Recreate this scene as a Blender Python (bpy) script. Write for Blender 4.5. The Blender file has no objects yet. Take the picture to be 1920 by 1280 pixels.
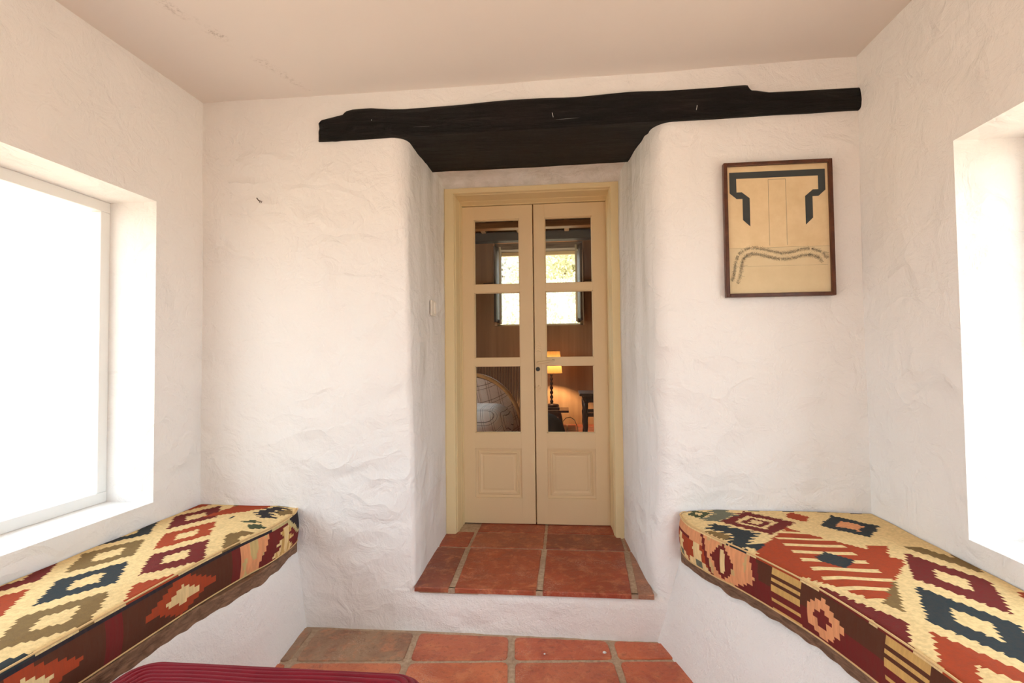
import bpy, bmesh, math, random
from mathutils import Vector, Matrix, noise

random.seed(7)
S = bpy.context.scene
COL = S.collection

# ------------------------------------------------------------------ camera
F, YAW, PITCH, ROLL = 961.0, 0.1, 0.0321, 0.0112
CAM = Vector((0.1809, -3.1992, 1.0312))
Rm = Matrix.Rotation(YAW, 3, 'Z') @ Matrix.Rotation(PITCH, 3, 'X') @ Matrix.Rotation(ROLL, 3, 'Y')
cd = bpy.data.cameras.new('camera')
cd.sensor_width = 36.0
cd.lens = F / 1920 * 36
cd.clip_start = 0.02
cam = bpy.data.objects.new('camera', cd)
COL.objects.link(cam)
M4 = Matrix((Rm.col[0], Rm.col[2], -Rm.col[1])).transposed().to_4x4()
M4.translation = CAM
cam.matrix_world = M4
S.camera = cam

# ------------------------------------------------------------------ light
wd = bpy.data.worlds.new('overcast_sky')
S.world = wd
wd.use_nodes = True
bg = wd.node_tree.nodes['Background']
bg.inputs[0].default_value = (0.79, 0.905, 1.0, 1)
bg.inputs[1].default_value = 4.8
sd = bpy.data.lights.new('sun', 'SUN'); sd.energy = 11.5; sd.color = (1.0, .93, .84); sd.angle = math.radians(3)
sun = bpy.data.objects.new('sun', sd); COL.objects.link(sun)
sun.rotation_euler = (math.radians(38), 0, 0)      # high behind the camera, parallel to the side windows
S.view_settings.view_transform = 'Standard'
S.view_settings.look = 'None'
S.view_settings.gamma = 1
S.view_settings.exposure = 0.19
S.view_settings.use_curve_mapping = False
S.cycles.max_bounces = 12
S.cycles.diffuse_bounces = 7
S.cycles.glossy_bounces = 4
S.cycles.transparent_max_bounces = 12
S.cycles.sample_clamp_indirect = 6.0
S.cycles.use_denoising = True

WXL, WXR, WYF = -1.55, 1.45, -4.9      # side walls and rear wall of the porch room
WLY1, WRY1 = -1.18, -1.42
WLY0, WRY0 = -2.92, -2.92               # the left window band is the longer one
WIN_Z0, WIN_Z1 = 0.44, 1.72

def portal(name, loc, rot, sx, sy):
    l = bpy.data.lights.new(name, 'AREA')
    l.shape = 'RECTANGLE'; l.size = sx; l.size_y = sy
    l.cycles.is_portal = True
    o = bpy.data.objects.new(name, l); COL.objects.link(o)
    o.location = loc; o.rotation_euler = rot
    return o
zc = (WIN_Z0 + WIN_Z1) / 2
portal('daylight_portal', (WXL - 0.33, (WLY0 + WLY1) / 2, zc), (0, -math.pi / 2, 0), WIN_Z1 - WIN_Z0, WLY1 - WLY0)
portal('daylight_portal', (WXR + 0.33, (WRY0 + WRY1) / 2, zc), (0, math.pi / 2, 0), WIN_Z1 - WIN_Z0, WRY1 - WRY0)
for sx_ in (WXL - .33, WXR + .33):
    portal('daylight_portal', (sx_, -3.92, .83), (0, math.pi / 2 * (1 if sx_ > 0 else -1), 0), 2.0, 1.75)
portal('daylight_portal', (1.06, WYF - .32, .83), (math.pi / 2, 0, math.pi), .68, 2.0)
portal('daylight_portal', (-2.55, 1.45, 1.8), (0, -math.pi / 2, 0), 1.8, 2.3)
portal('daylight_portal', (-0.19, 5.25, 2.19), (-math.pi / 2, 0, 0), 1.36, 1.3)

# ------------------------------------------------------------------ helpers
def tag(o, label=None, cat=None, group=None, kind=None):
    if label: o['label'] = label
    if cat: o['category'] = cat
    if group: o['group'] = group
    if kind: o['kind'] = kind
    return o

def empty(name, loc=(0, 0, 0)):
    o = bpy.data.objects.new(name, None); COL.objects.link(o)
    o.location = loc; o.empty_display_size = 0.1
    return o

class MB:
    """collects verts and faces of ONE mesh object"""
    def __init__(s): s.v = []; s.f = []; s.mi = []; s.sm = []; s.col = []
    def add(s, vs, fs, mi=0, sm=False, cols=None):
        b = len(s.v)
        s.v += [tuple(p) for p in vs]
        for k, f in enumerate(fs):
            s.f.append(tuple(b + i for i in f)); s.mi.append(mi); s.sm.append(sm)
            s.col.append(cols[k] if cols else None)
    def box(s, x0, x1, y0, y1, z0, z1, mi=0, bev=0.0, col=None):
        if bev <= 0:
            vs = [(x, y, z) for z in (z0, z1) for y in (y0, y1) for x in (x0, x1)]
            fs = [(0, 2, 3, 1), (4, 5, 7, 6), (0, 1, 5, 4), (2, 6, 7, 3), (0, 4, 6, 2), (1, 3, 7, 5)]
            s.add(vs, fs, mi, False, [col] * 6 if col else None)
            return
        bm = bmesh.new()
        bmesh.ops.create_cube(bm, size=1)
        for v in bm.verts:
            v.co = Vector((x0 + (v.co.x + .5) * (x1 - x0), y0 + (v.co.y + .5) * (y1 - y0), z0 + (v.co.z + .5) * (z1 - z0)))
        bmesh.ops.bevel(bm, geom=bm.edges[:], offset=bev, segments=2, affect='EDGES', profile=0.5)
        s.bm(bm, mi, False, col)
    def bm(s, bm, mi=0, sm=True, col=None):
        bm.verts.index_update()
        fs = [[v.index for v in f.verts] for f in bm.faces]
        s.add([v.co[:] for v in bm.verts], fs, mi, sm, [col] * len(fs) if col else None)
        bm.free()
    def grid(s, pts, mi=0, sm=True, closed=False, flip=False, cols=None):
        n, m = len(pts), len(pts[0]); vs = [p for r in pts for p in r]; fs = []; cs = []
        for i in range(n - 1):
            for j in range(m if closed else m - 1):
                a, b, c, d = i * m + j, i * m + (j + 1) % m, (i + 1) * m + (j + 1) % m, (i + 1) * m + j
                fs.append((a, d, c, b) if flip else (a, b, c, d))
                if cols: cs.append(cols[i][j])
        s.add(vs, fs, mi, sm, cs if cols else None)
    def tube(s, path, r, n=8, mi=0, cap=True):
        path = [Vector(p) for p in path]; rows = []
        rr = r if isinstance(r, (list, tuple)) else [r] * len(path)
        up = Vector((0, 0, 1))
        for i, p in enumerate(path):
            t = (path[min(i + 1, len(path) - 1)] - path[max(i - 1, 0)]).normalized()
            u = up if abs(t.dot(up)) < 0.95 else Vector((1, 0, 0))
            a = t.cross(u).normalized(); b = t.cross(a).normalized()
            rows.append([p + (a * math.cos(q) + b * math.sin(q)) * rr[i] for q in [2 * math.pi * k / n for k in range(n)]])
        base = len(s.v)
        s.grid(rows, mi, True, True)
        if cap:
            s.f.append(tuple(base + k for k in range(n))); s.mi.append(mi); s.sm.append(False); s.col.append(None)
            e = base + (len(rows) - 1) * n
            s.f.append(tuple(e + n - 1 - k for k in range(n))); s.mi.append(mi); s.sm.append(False); s.col.append(None)
    def lathe(s, prof, c=(0, 0, 0), n=24, mi=0):
        s.grid([[(c[0] + r * math.cos(2 * math.pi * k / n), c[1] + r * math.sin(2 * math.pi * k / n), c[2] + z) for k in range(n)]
                for r, z in prof], mi, True, True)
    def build(s, name, mats, parent=None):
        me = bpy.data.meshes.new(name)
        me.from_pydata(s.v, [], s.f)
        mats = mats if isinstance(mats, (list, tuple)) else [mats]
        for m in mats: me.materials.append(m)
        me.polygons.foreach_set('material_index', s.mi)
        me.polygons.foreach_set('use_smooth', s.sm)
        if any(c is not None for c in s.col):
            at = me.color_attributes.new('tint', 'FLOAT_COLOR', 'CORNER')
            buf = []
            for f, c in zip(s.f, s.col):
                c = c or (1, 1, 1)
                buf += [c[0], c[1], c[2], 1.0] * len(f)
            at.data.foreach_set('color', buf)
        me.update()
        o = bpy.data.objects.new(name, me); COL.objects.link(o)
        if parent:
            o.parent = parent
            o.matrix_parent_inverse = Matrix.Translation(-parent.location)
        return o

def lin(c):
    return tuple((x / 12.92 if x <= .04045 else ((x + .055) / 1.055) ** 2.4) for x in [v / 255 for v in c])

class N:
    """tiny node helper"""
    def __init__(s, name):
        s.m = bpy.data.materials.new(name); s.m.use_nodes = True
        s.t = s.m.node_tree; s.b = s.t.nodes['Principled BSDF']
        s.tc = s.t.nodes.new('ShaderNodeTexCoord')
    def n(s, typ, **kw):
        nd = s.t.nodes.new('ShaderNode' + typ)
        for k, v in kw.items():
            if k.startswith('i_'):
                key = k[2:]; key = int(key) if key.isdigit() else key.replace('_', ' ')
                s.set(nd.inputs[key], v)
            else: setattr(nd, k, v)
        return nd
    def set(s, sock, v):
        if isinstance(v, bpy.types.NodeSocket): s.t.links.new(v, sock)
        elif isinstance(v, bpy.types.Node): s.t.links.new(v.outputs[0], sock)
        else: sock.default_value = v
    def map(s, scale=(1, 1, 1), rot=(0, 0, 0)):
        nd = s.n('Mapping'); s.set(nd.inputs[0], s.tc.outputs['Object'])
        nd.inputs['Scale'].default_value = scale; nd.inputs['Rotation'].default_value = rot
        return nd
    def noise(s, scale, detail=4, rough=.5, vec=None, dist=0):
        nd = s.n('TexNoise'); s.set(nd.inputs['Vector'], vec or s.tc.outputs['Object'])
        nd.inputs['Scale'].default_value = scale; nd.inputs['Detail'].default_value = detail
        nd.inputs['Roughness'].default_value = rough; nd.inputs['Distortion'].default_value = dist
        return nd.outputs[0]
    def ramp(s, v, stops):
        nd = s.n('ValToRGB'); s.set(nd.inputs[0], v); e = nd.color_ramp.elements
        while len(e) < len(stops): e.new(0.5)
        for k, (p, c) in enumerate(stops):
            e[k].position = p; c = (c, c, c) if isinstance(c, (int, float)) else c; e[k].color = (*c, 1)
        return nd.outputs[0]
    def mix(s, fac, a, b, mode='MIX'):
        nd = s.n('Mix', data_type='RGBA', blend_type=mode)
        s.set(nd.inputs[0], fac)
        for k, v in ((6, a), (7, b)):
            if isinstance(v, tuple) and len(v) == 3: v = (*v, 1)
            s.set(nd.inputs[k], v)
        return nd.outputs[2]
    def math(s, op, a, b=0.0, c=None):
        nd = s.n('Math', operation=op); s.set(nd.inputs[0], a); s.set(nd.inputs[1], b)
        if c is not None: s.set(nd.inputs[2], c)
        return nd.outputs[0]
    def bump(s, h, strength=.3, dist=.01, prev=None):
        nd = s.n('Bump'); s.set(nd.inputs['Height'], h)
        nd.inputs['Strength'].default_value = strength; nd.inputs['Distance'].default_value = dist
        if prev is not None: s.set(nd.inputs['Normal'], prev)
        return nd.outputs[0]
    def fin(s, col=None, rough=.6, normal=None, spec=.3, **kw):
        if col is not None:
            if isinstance(col, tuple) and len(col) == 3: col = (*col, 1)
            s.set(s.b.inputs['Base Color'], col)
        s.set(s.b.inputs['Roughness'], rough)
        s.b.inputs['Specular IOR Level'].default_value = spec
        if normal is not None: s.set(s.b.inputs['Normal'], normal)
        for k, v in kw.items(): s.set(s.b.inputs[k.replace('_', ' ')], v)
        return s.m

def plaster(name, base, strokes=1.0, grain=1.0, stain=None, var=.05, jamb=False):
    m = N(name)
    big = m.noise(2.2, 3)
    b2 = tuple(c * (1 - var) for c in base)
    col = m.mix(big, base, b2)
    if stain:
        sv = m.map((7, 7, .9)); st = m.noise(1.0, 6, .65, sv)
        area = m.noise(1.3, 2)
        f = m.math('MULTIPLY', m.ramp(st, [(.48, 0.0), (.72, 1.0)]), m.ramp(area, [(.45, 0.0), (.62, .65)]))
        col = m.mix(f, col, stain)
    if jamb:      # grey-green vertical smears rubbed into the recess faces
        sp = m.n('SeparateXYZ'); m.set(sp.inputs[0], m.tc.outputs['Object'])
        inn = m.math('MULTIPLY', m.ramp(m.math('ADD', sp.outputs[1], 1.0), [(.17, 0.0), (.24, 1.0)]), m.math('LESS_THAN', m.math('ABSOLUTE', sp.outputs[0]), .62))
        st = m.noise(1.0, 5, .6, m.map((9, 9, .9)))
        col = m.mix(m.math('MULTIPLY', m.math('MULTIPLY', inn, m.ramp(m.math('DIVIDE', sp.outputs[2], 2.1), [(.35, .35), (.85, 1.0)])), m.ramp(st, [(.42, .0), (.70, .40)])), col, (.44, .42, .34))
    # trowel ridges: warped cell borders, present only in patches
    warp = m.n('TexNoise'); m.set(warp.inputs['Vector'], m.tc.outputs['Object']); warp.inputs['Scale'].default_value = 3.0
    warp.inputs['Detail'].default_value = 3
    ad = m.n('VectorMath', operation='MULTIPLY_ADD'); m.set(ad.inputs[0], warp.outputs['Color'])
    ad.inputs[1].default_value = (.32, .32, .32); m.set(ad.inputs[2], m.tc.outputs['Object'])
    rotm = m.n('Mapping'); m.set(rotm.inputs[0], ad.outputs[0]); rotm.inputs['Rotation'].default_value = (0, math.radians(-38), 0)
    rotm.inputs['Scale'].default_value = (1.0, 1.0, 1.9)
    vo = m.n('TexVoronoi', feature='F1'); m.set(vo.inputs['Vector'], rotm.outputs[0]); vo.inputs['Scale'].default_value = 4.2
    vo.inputs['Randomness'].default_value = 1.0
    lay = m.math('PINGPONG', m.math('MULTIPLY', vo.outputs['Distance'], 1.6), 1.0)
    cellv = m.n('SeparateColor'); m.set(cellv.inputs[0], vo.outputs['Color'])
    h1 = m.math('ADD', m.math('MULTIPLY', lay, .6), m.math('MULTIPLY', cellv.outputs[0], .35))
    mask = m.ramp(m.noise(2.1, 2), [(.42, 0.05), (.6, 1.0)])
    h1 = m.math('MULTIPLY', h1, mask)
    n1 = m.bump(h1, .75 * strokes, .022)
    med = m.noise(9, 5, .55, dist=.8)
    n2 = m.bump(med, .5 * strokes, .022, n1)
    fine = m.noise(160, 3, .6)
    n3 = m.bump(fine, .22 * grain, .004, n2)
    mid = m.noise(45, 4, .6)
    n4 = m.bump(mid, .25 * grain, .006, n3)
    return m.fin(col, .88, n4, .12)

def wood(name, c1, c2, scale=(1, 18, 18), rough=.5, bs=.3, ns=3.0, spec=.35):
    m = N(name)
    v = m.map(scale); n = m.noise(ns, 8, .65, v, .6)
    col = m.ramp(n, [(.3, c1), (.7, c2)])
    return m.fin(col, rough, m.bump(n, bs, .01), spec)

def plain(name, c, rough=.5, spec=.35, bs=0.0, bscale=40, var=0.06, **kw):
    m = N(name); n = m.noise(bscale, 3)
    lo = m.noise(3.0, 3)
    col = m.mix(lo, c, tuple(x * (1 - var) for x in c))
    return m.fin(col, rough, m.bump(n, bs, .004) if bs else None, spec, **kw)

MAT = {}
MAT['wall'] = plaster('white_plaster', (.83, .815, .80), 1.35, 1.2, var=.03, jamb=True)
MAT['wall_jamb'] = MAT['wall']
MAT['ceiling'] = plaster('cream_ceiling_plaster', (.80, .745, .69), .22, .5, var=.03)
MAT['step'] = plaster('step_plaster', (.86, .845, .83), .8, 3.0, var=.05)
MAT['cream'] = plain('cream_door_paint', lin((232, 210, 170)), .42, .4, .05, 90, .05)
MAT['casing'] = plain('yellow_cream_casing_paint', lin((233, 214, 168)), .5, .35, .08, 60, .06)
MAT['black'] = plain('black_metal', (.01, .009, .008), .4, .5)
MAT['white_metal'] = plain('white_frame_paint', (.8, .8, .78), .4, .4)

# terracotta: per-tile tint attribute times mottled noise
def tilemat():
    m = N('terracotta_tile')
    at = m.n('Attribute', attribute_name='tint')
    n1 = m.noise(5.5, 7, .68, dist=.6); n2 = m.noise(48, 6, .75); n3 = m.noise(16, 6, .7, dist=.4)
    deep = m.mix(1.0, at.outputs['Color'], (.70, .52, .46), 'MULTIPLY')
    c = m.mix(m.ramp(n1, [(.36, 0.0), (.58, 1.0)]), deep, at.outputs['Color'])
    c = m.mix(m.ramp(n3, [(.50, 0.0), (.72, .65)]), c, (.66, .26, .12))
    c = m.mix(m.ramp(n2, [(.34, .45), (.46, 0.0)]), c, (.13, .05, .03))
    dust = m.math('MULTIPLY', m.ramp(m.noise(4.5, 5, .6), [(.50, 0.0), (.70, 1.0)]), m.ramp(m.noise(150, 3, .7), [(.50, 0.0), (.66, .55)]))
    c = m.mix(dust, c, (.66, .52, .42))
    return m.fin(c, m.ramp(n1, [(.3, .34), (.7, .58)]), m.bump(n2, .35, .006, m.bump(n3, .35, .012)), .45)
MAT['tile'] = tilemat()
def groutmat():
    m = N('sandy_grout'); n = m.noise(60, 6, .7); n1 = m.noise(7, 4)
    c = m.ramp(n, [(.3, (.36, .26, .18)), (.7, (.60, .47, .34))])
    c = m.mix(m.ramp(n1, [(.45, 0.0), (.75, .5)]), c, (.30, .21, .15))
    return m.fin(c, .92, m.bump(n, .6, .006), .1)
MAT['grout'] = groutmat()

def glassmat():
    m = N('clear_window_glass'); t = m.t
    tr = t.nodes.new('ShaderNodeBsdfTransparent'); tr.inputs[0].default_value = (.97, .98, .97, 1)
    gl = t.nodes.new('ShaderNodeBsdfGlossy'); gl.inputs['Roughness'].default_value = 0.02
    fr = t.nodes.new('ShaderNodeFresnel')
    ge = t.nodes.new('ShaderNodeNewGeometry'); mr = t.nodes.new('ShaderNodeMapRange')   # same index from either side of the thin pane
    mr.inputs['To Min'].default_value = 1.36; mr.inputs['To Max'].default_value = 1 / 1.36
    t.links.new(ge.outputs['Backfacing'], mr.inputs['Value']); t.links.new(mr.outputs[0], fr.inputs[0])
    mx = t.nodes.new('ShaderNodeMixShader')
    t.links.new(fr.outputs[0], mx.inputs[0]); t.links.new(tr.outputs[0], mx.inputs[1]); t.links.new(gl.outputs[0], mx.inputs[2])
    t.links.new(mx.outputs[0], t.nodes['Material Output'].inputs['Surface'])
    return m.m
MAT['glass'] = glassmat()

def fbm(p, s, o=3):
    return noise.fractal(Vector(p) * s, 1.0, 2.0, o)

# ------------------------------------------------------------------ porch room shell
YW = -0.897
ZF = -0.193
ZC = 2.297
def dsp(x, z, y=0.0):
    """shared waviness of the hand-plastered wall face (metres, towards the room)"""
    a = noise.noise(Vector((x * 1.3, y, z * 1.1))) * .010
    a += noise.noise(Vector((x * 4.2 + 9, y, z * 3.4))) * .0045
    q = Vector((x * .8 + z * .6, y, z * .8 - x * .5))
    a += noise.noise(Vector((q.x * 7, y, q.z * 13))) * .0028
    return a

def smooth(a, b, t):
    t = max(0, min(1, (t - a) / (b - a))); return t * t * (3 - 2 * t)

zs = [ZF - .03 + k * .018 for k in range(int((2.37 - ZF) / .018) + 1)]
def jamb_x(side, z, y):
    """x of the reveal face"""
    t = (-.2 - y) / .7
    if side < 0:
        lo, hi = -.507, -.535
        return -.522 * (1 - t) + (lo + (hi - lo) * smooth(.2, 1.9, z)) * t
    lo, hi = .556, .585
    return .510 * (1 - t) + (lo + (hi - lo) * smooth(.05, .5, z)) * t

def wall_half(mb, side):
    rows = []
    for z in zs:
        top = smooth(1.55, 2.05, z)
        r = (.022 + .05 * top + .012 * noise.noise(Vector((side, 0, z * 3)))) if side < 0 else (.075 + .02 * top)
        xc = jamb_x(side, z, -.9)
        row = []
        xe = -1.75 if side < 0 else 1.65
        x_in = xc + side * r
        nseg = 64
        for k in range(nseg):
            x = xe + (x_in - xe) * k / nseg
            row.append((x, YW - dsp(x, z), z))
        for k in range(9):
            a = k / 8 * math.pi / 2
            x = x_in - side * r * math.sin(a); y = YW + r * (1 - math.cos(a))
            w = 1 - k / 8
            xx = x - side * .0 
            d = dsp(x_in, z)
            dj = noise.noise(Vector((y * 4 + side * 5, 3, z * 3))) * .004
            row.append((xx - side * dj * (1 - w), y - d * w, z))
        for k in range(1, 26):
            y = (YW + r) + (-.2 - YW - r) * k / 25
            dj = noise.noise(Vector((y * 4 + side * 5, 3, z * 3))) * .004 + noise.noise(Vector((y * 9, 7, z * 2))) * .0015
            row.append((jamb_x(side, z, y) - side * dj, y, z))
        row.append((side * .53, -.19, z)); row.append((side * .53, .08, z)); row.append((xe, .08, z))
        rows.append(row)
    mb.grid(rows, 0, True, True, flip=(side > 0))

mb = MB()
wall_half(mb, -1); wall_half(mb, 1)
# header over the doorway, its face follows the same plaster waves
rows = []
for k in range(14):
    z = 2.10 + .25 * k / 13
    rows.append([(x, YW - .0008 - dsp(x, z), z) for x in [-.72 + 1.5 * j / 70 for j in range(71)]])
mb.grid(rows, 0, True)
# soffit behind the lintel, then the small drop to the casing
prof = [(-.92, 2.10), (-.50, 2.092), (-.40, 2.09), (-.31, 2.088), (-.275, 2.085), (-.245, 2.07), (-.225, 2.055), (-.21, 2.05), (-.19, 2.05), (-.19, 2.06)]
mb.grid([[(x, y, z + .004 * noise.noise(Vector((x * 5, y * 8, 1)))) for x in [-.60 + 1.25 * j / 60 for j in range(61)]] for y, z in prof], 0, True, flip=True)
mb.box(-.72, .78, -.20, .08, 2.062, 2.36)
mb.box(-.72, .78, -.85, .08, 2.20, 2.36)
wall_back = mb.build('wall_back', MAT['wall']); tag(wall_back, kind='structure')

# plaster riser of the step
mb = MB()
rows = []
xs = [-.60 + 1.25 * j / 90 for j in range(91)]
for k in range(16):
    z = ZF - .02 + (-.012 - ZF + .02) * k / 15
    rows.append([(x, YW - .0008 - dsp(x, z) - (.006 * noise.noise(Vector((x * 9, 2, z * 14))) + .003 * noise.noise(Vector((x * 26, 5, z * 34)))) * smooth(-.6, -.42, x) + .010 * smooth(.14, .18, z - ZF) * smooth(-.56, -.45, x), z) for x in xs])
rows.append([(x, YW + .03, -.006) for x in xs])
rows.append([(x, -.5, -.006) for x in xs]); rows.append([(x, -.5, ZF - .02) for x in xs])
mb.grid(rows, 0, True, flip=False)
o = mb.build('trim_1', MAT['step']); tag(o, kind='structure')

# tiles
TC = [(.58, .15, .065), (.60, .18, .08), (.54, .135, .06), (.62, .20, .095), (.52, .15, .075)]
def quadtile(mb, corners, z, th, tint, rnd=.012, bev=.003):
    """tile from four plan corners (counter-clockwise), worn rounded corners"""
    c = [Vector((x, y, 0)) for x, y in corners]; pts = []
    for i in range(4):
        a, b, d = c[i - 1], c[i], c[(i + 1) % 4]
        p = b + (a - b).normalized() * rnd; q = b + (d - b).normalized() * rnd
        for t in (0, .5, 1):
            pts.append((p * (1 - t) ** 2 + b * 2 * t * (1 - t) + q * t * t))
        nseg = 10
        e = d + (b - d).normalized() * rnd
        for k in range(1, nseg):
            w = q.lerp(e, k / nseg); nn = (d - b).cross(Vector((0, 0, 1))).normalized()
            pts.append(w + nn * .0022 * noise.noise(w * 30))
    cen = sum(pts, Vector()) / len(pts)
    rings = []
    for s, dz in ((0, -th), (0, -bev), (bev, 0)):
        rings.append([p + (cen - p).normalized() * s + Vector((0, 0, z + dz)) for p in pts])
    n = len(pts); b0 = len(mb.v)
    mb.grid(rings, 1, False, True, cols=[[tint] * n] * 3)
    mb.f.append(tuple(b0 + 2 * n + k for k in range(n))); mb.mi.append(1); mb.sm.append(False); mb.col.append(tint)

mb = MB()
mb.box(WXL - .2, WXR + .2, WYF - .2, YW + .02, ZF - .1, ZF - .006, 0)
A = math.radians(5.2); ux, uy = (math.cos(A), math.sin(A)), (math.sin(A), -math.cos(A))
ox, oy = -.048, -1.096
def T(a, b): return (ox + a * ux[0] + b * uy[0], oy + a * ux[1] + b * uy[1])
xj = [-1.75, -1.36, -.895, -.425, 0.0, .425, .85, 1.28, 1.65]
yj = [-.19, 0.0, .41, .83, 1.25, 1.66, 2.08, 2.5, 2.92, 3.34, 3.76]
g = .014
k = 0
for j in range(len(yj) - 1):
    for i in range(len(xj) - 1):
        off = 0
        a0, a1, b0, b1 = xj[i] + g, xj[i + 1] - g, yj[j] + g * .8, yj[j + 1] - g * .8
        jt = lambda: random.uniform(-.003, .003)
        t = TC[(i * 3 + j * 7) % 5]
        if j == 0 and i == 2: t = (.37, .245, .155)
        if j == 0 and i == 1: t = (.35, .23, .145)
        if j == 0:
            # first row is cut off by the wall
            c = [T(a0 + jt(), b1), T(a1 + jt(), b1)]
            y0 = YW - .022
            def cut(a):
                p = T(a, b1); s = (y0 - p[1]) / (-uy[1]); return (p[0] - uy[0] * s, y0)
            c += [cut(a1), cut(a0)]
        else:
            c = [T(a0 + jt(), b1 + jt()), T(a1 + jt(), b1 + jt()), T(a1 + jt(), b0 + jt()), T(a0 + jt(), b0 + jt())]
        quadtile(mb, c, ZF + random.uniform(-.001, .001), .02, t, .022)
o = mb.build('floor', [MAT['grout'], MAT['tile']]); tag(o, kind='structure')

# doorway step floor
mb = MB()
mb.box(-.505, .553, -.888, .10, -.03, -.004, 0); mb.box(-.49, .540, -.901, -.88, -.02, -.004, 0)
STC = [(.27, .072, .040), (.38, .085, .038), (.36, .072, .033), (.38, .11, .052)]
gx = .0145
def sx(a, y):  # joints measured on the photograph's step
    return {0: -.53, 1: -.352 + (.017 * smooth(-.4, -.9, y)), 2: .063 - .004 * smooth(-.4, -.9, y), 3: .498 - .024 * smooth(-.4, -.9, y), 4: .60}[a]
ylev = [(-.905, -.412), (-.39, -.158), (-.142, .09)]
for j, (y0, y1) in enumerate(ylev):
    for i in range(4):
        if j == 2 and i in (0, 3): continue
        gl = gx if j == 0 else .008
        l0 = sx(i, y0) + (gl if i else 0); l1 = sx(i, y1) + (gl if i else 0)
        r0 = sx(i + 1, y0) - (gl if i < 3 else 0); r1 = sx(i + 1, y1) - (gl if i < 3 else 0)
        if j > 0 and i == 3: r0 = r1 = .55
        if j == 0 and i == 3: r0, r1 = .556, .545
        if j == 0 and i == 0: l0 = -.506
        y00 = y0 - (.006 * (i - 1)) * 0 
        c = [(l0, y00), (r0, y00), (r1, y1), (l1, y1)]
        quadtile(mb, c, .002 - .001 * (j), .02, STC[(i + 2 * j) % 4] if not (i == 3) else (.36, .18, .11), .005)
o = mb.build('floor_doorway', [MAT['grout'], MAT['tile']]); tag(o, kind='structure')

# ceiling
def ceilmat():
    m = N('cream_ceiling_with_mould')
    base = MAT['ceiling']
    sep = m.n('SeparateXYZ'); m.set(sep.inputs[0], m.tc.outputs['Object'])
    def streak(x0, k, w, y0, y1):
        # line x = x0 + k*y , soft speckled
        d = m.math('ABSOLUTE', m.math('SUBTRACT', sep.outputs[0], m.math('ADD', m.math('MULTIPLY', sep.outputs[1], k), x0)))
        f = m.ramp(m.math('DIVIDE', d, w), [(0.0, 1.0), (1.0, 0.0)])
        a = m.math('MULTIPLY', m.math('GREATER_THAN', sep.outputs[1], y0), m.math('LESS_THAN', sep.outputs[1], y1))
        return m.math('MULTIPLY', f, a)
    sp = m.ramp(m.noise(70, 5, .7), [(.48, 0.0), (.66, 1.0)])
    br = m.ramp(m.noise(7, 3), [(.42, 0.0), (.6, 1.0)])
    L1 = streak(-.655, .34, .035, -2.2, -.95)
    L2 = streak(.25, -1.2, .03, -1.5, -1.3)
    f = m.math('MULTIPLY', m.math('ADD', L1, L2), m.math('MULTIPLY', sp, br))
    col = m.mix(m.noise(1.4, 3), (.76, .715, .675), (.735, .69, .65))
    col = m.mix(m.math('MULTIPLY', f, .8), col, (.25, .2, .16))
    nb = m.bump(m.noise(3.0, 3), .35, .02); nb = m.bump(m.noise(60, 3), .05, .003, nb)
    return m.fin(col, .9, nb, .1)
mb = MB()
rows = []
for i in range(40):
    y = YW + .05 + (WYF - .2 - YW) * i / 39
    rows.append([(x, y, ZC - .012 * (1 - smooth(-1.6, 1.5, x)) + .009 * (x > 0) * smooth(0, 1.5, x) - .006 * noise.noise(Vector((x * 1.6, y * 1.6, 0)))) for x in [WXL - .2 + (WXR - WXL + .4) * j / 39 for j in range(40)]])
mb.grid(rows, 0, True)
mb.box(WXL - .5, WXR + .5, WYF - .3, YW + .2, 2.36, 2.46)
o = mb.build('ceiling', ceilmat()); tag(o, kind='structure')

# side walls with window openings (thick masonry)
def side_wall(name, xi, sgn, mat):
    mb = MB()
    xo = xi + sgn * .34
    x0, x1 = min(xi, xo), max(xi, xo); WIN_Y0, WIN_Y1 = (WLY0, WLY1) if sgn < 0 else (WRY0, WRY1)
    ya, yb = WYF - .3, YW + .1
    mb.box(x0, x1, -3.02, yb, ZF - .1, WIN_Z0); mb.box(x0, x1, ya, -4.80, ZF - .1, WIN_Z0)
    mb.box(x0, x1, ya, -3.02, 1.84, 2.4); mb.box(x0, x1, ya, -4.80, WIN_Z1, 1.84)
    mb.box(x0, x1, -3.02, yb, WIN_Z1, 2.4)
    mb.box(x0, x1, WIN_Y0 - .10, WIN_Y0, WIN_Z0, WIN_Z1)
    mb.box(x0, x1, ya, -4.80, WIN_Z0, WIN_Z1)
    mb.box(x0, x1, WIN_Y1, yb, WIN_Z0, WIN_Z1)
    return tag(mb.build(name, mat), kind='structure')
side_wall('wall_left', WXL, -1, MAT['wall']); side_wall('wall_right', WXR, 1, MAT['wall'])

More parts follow.
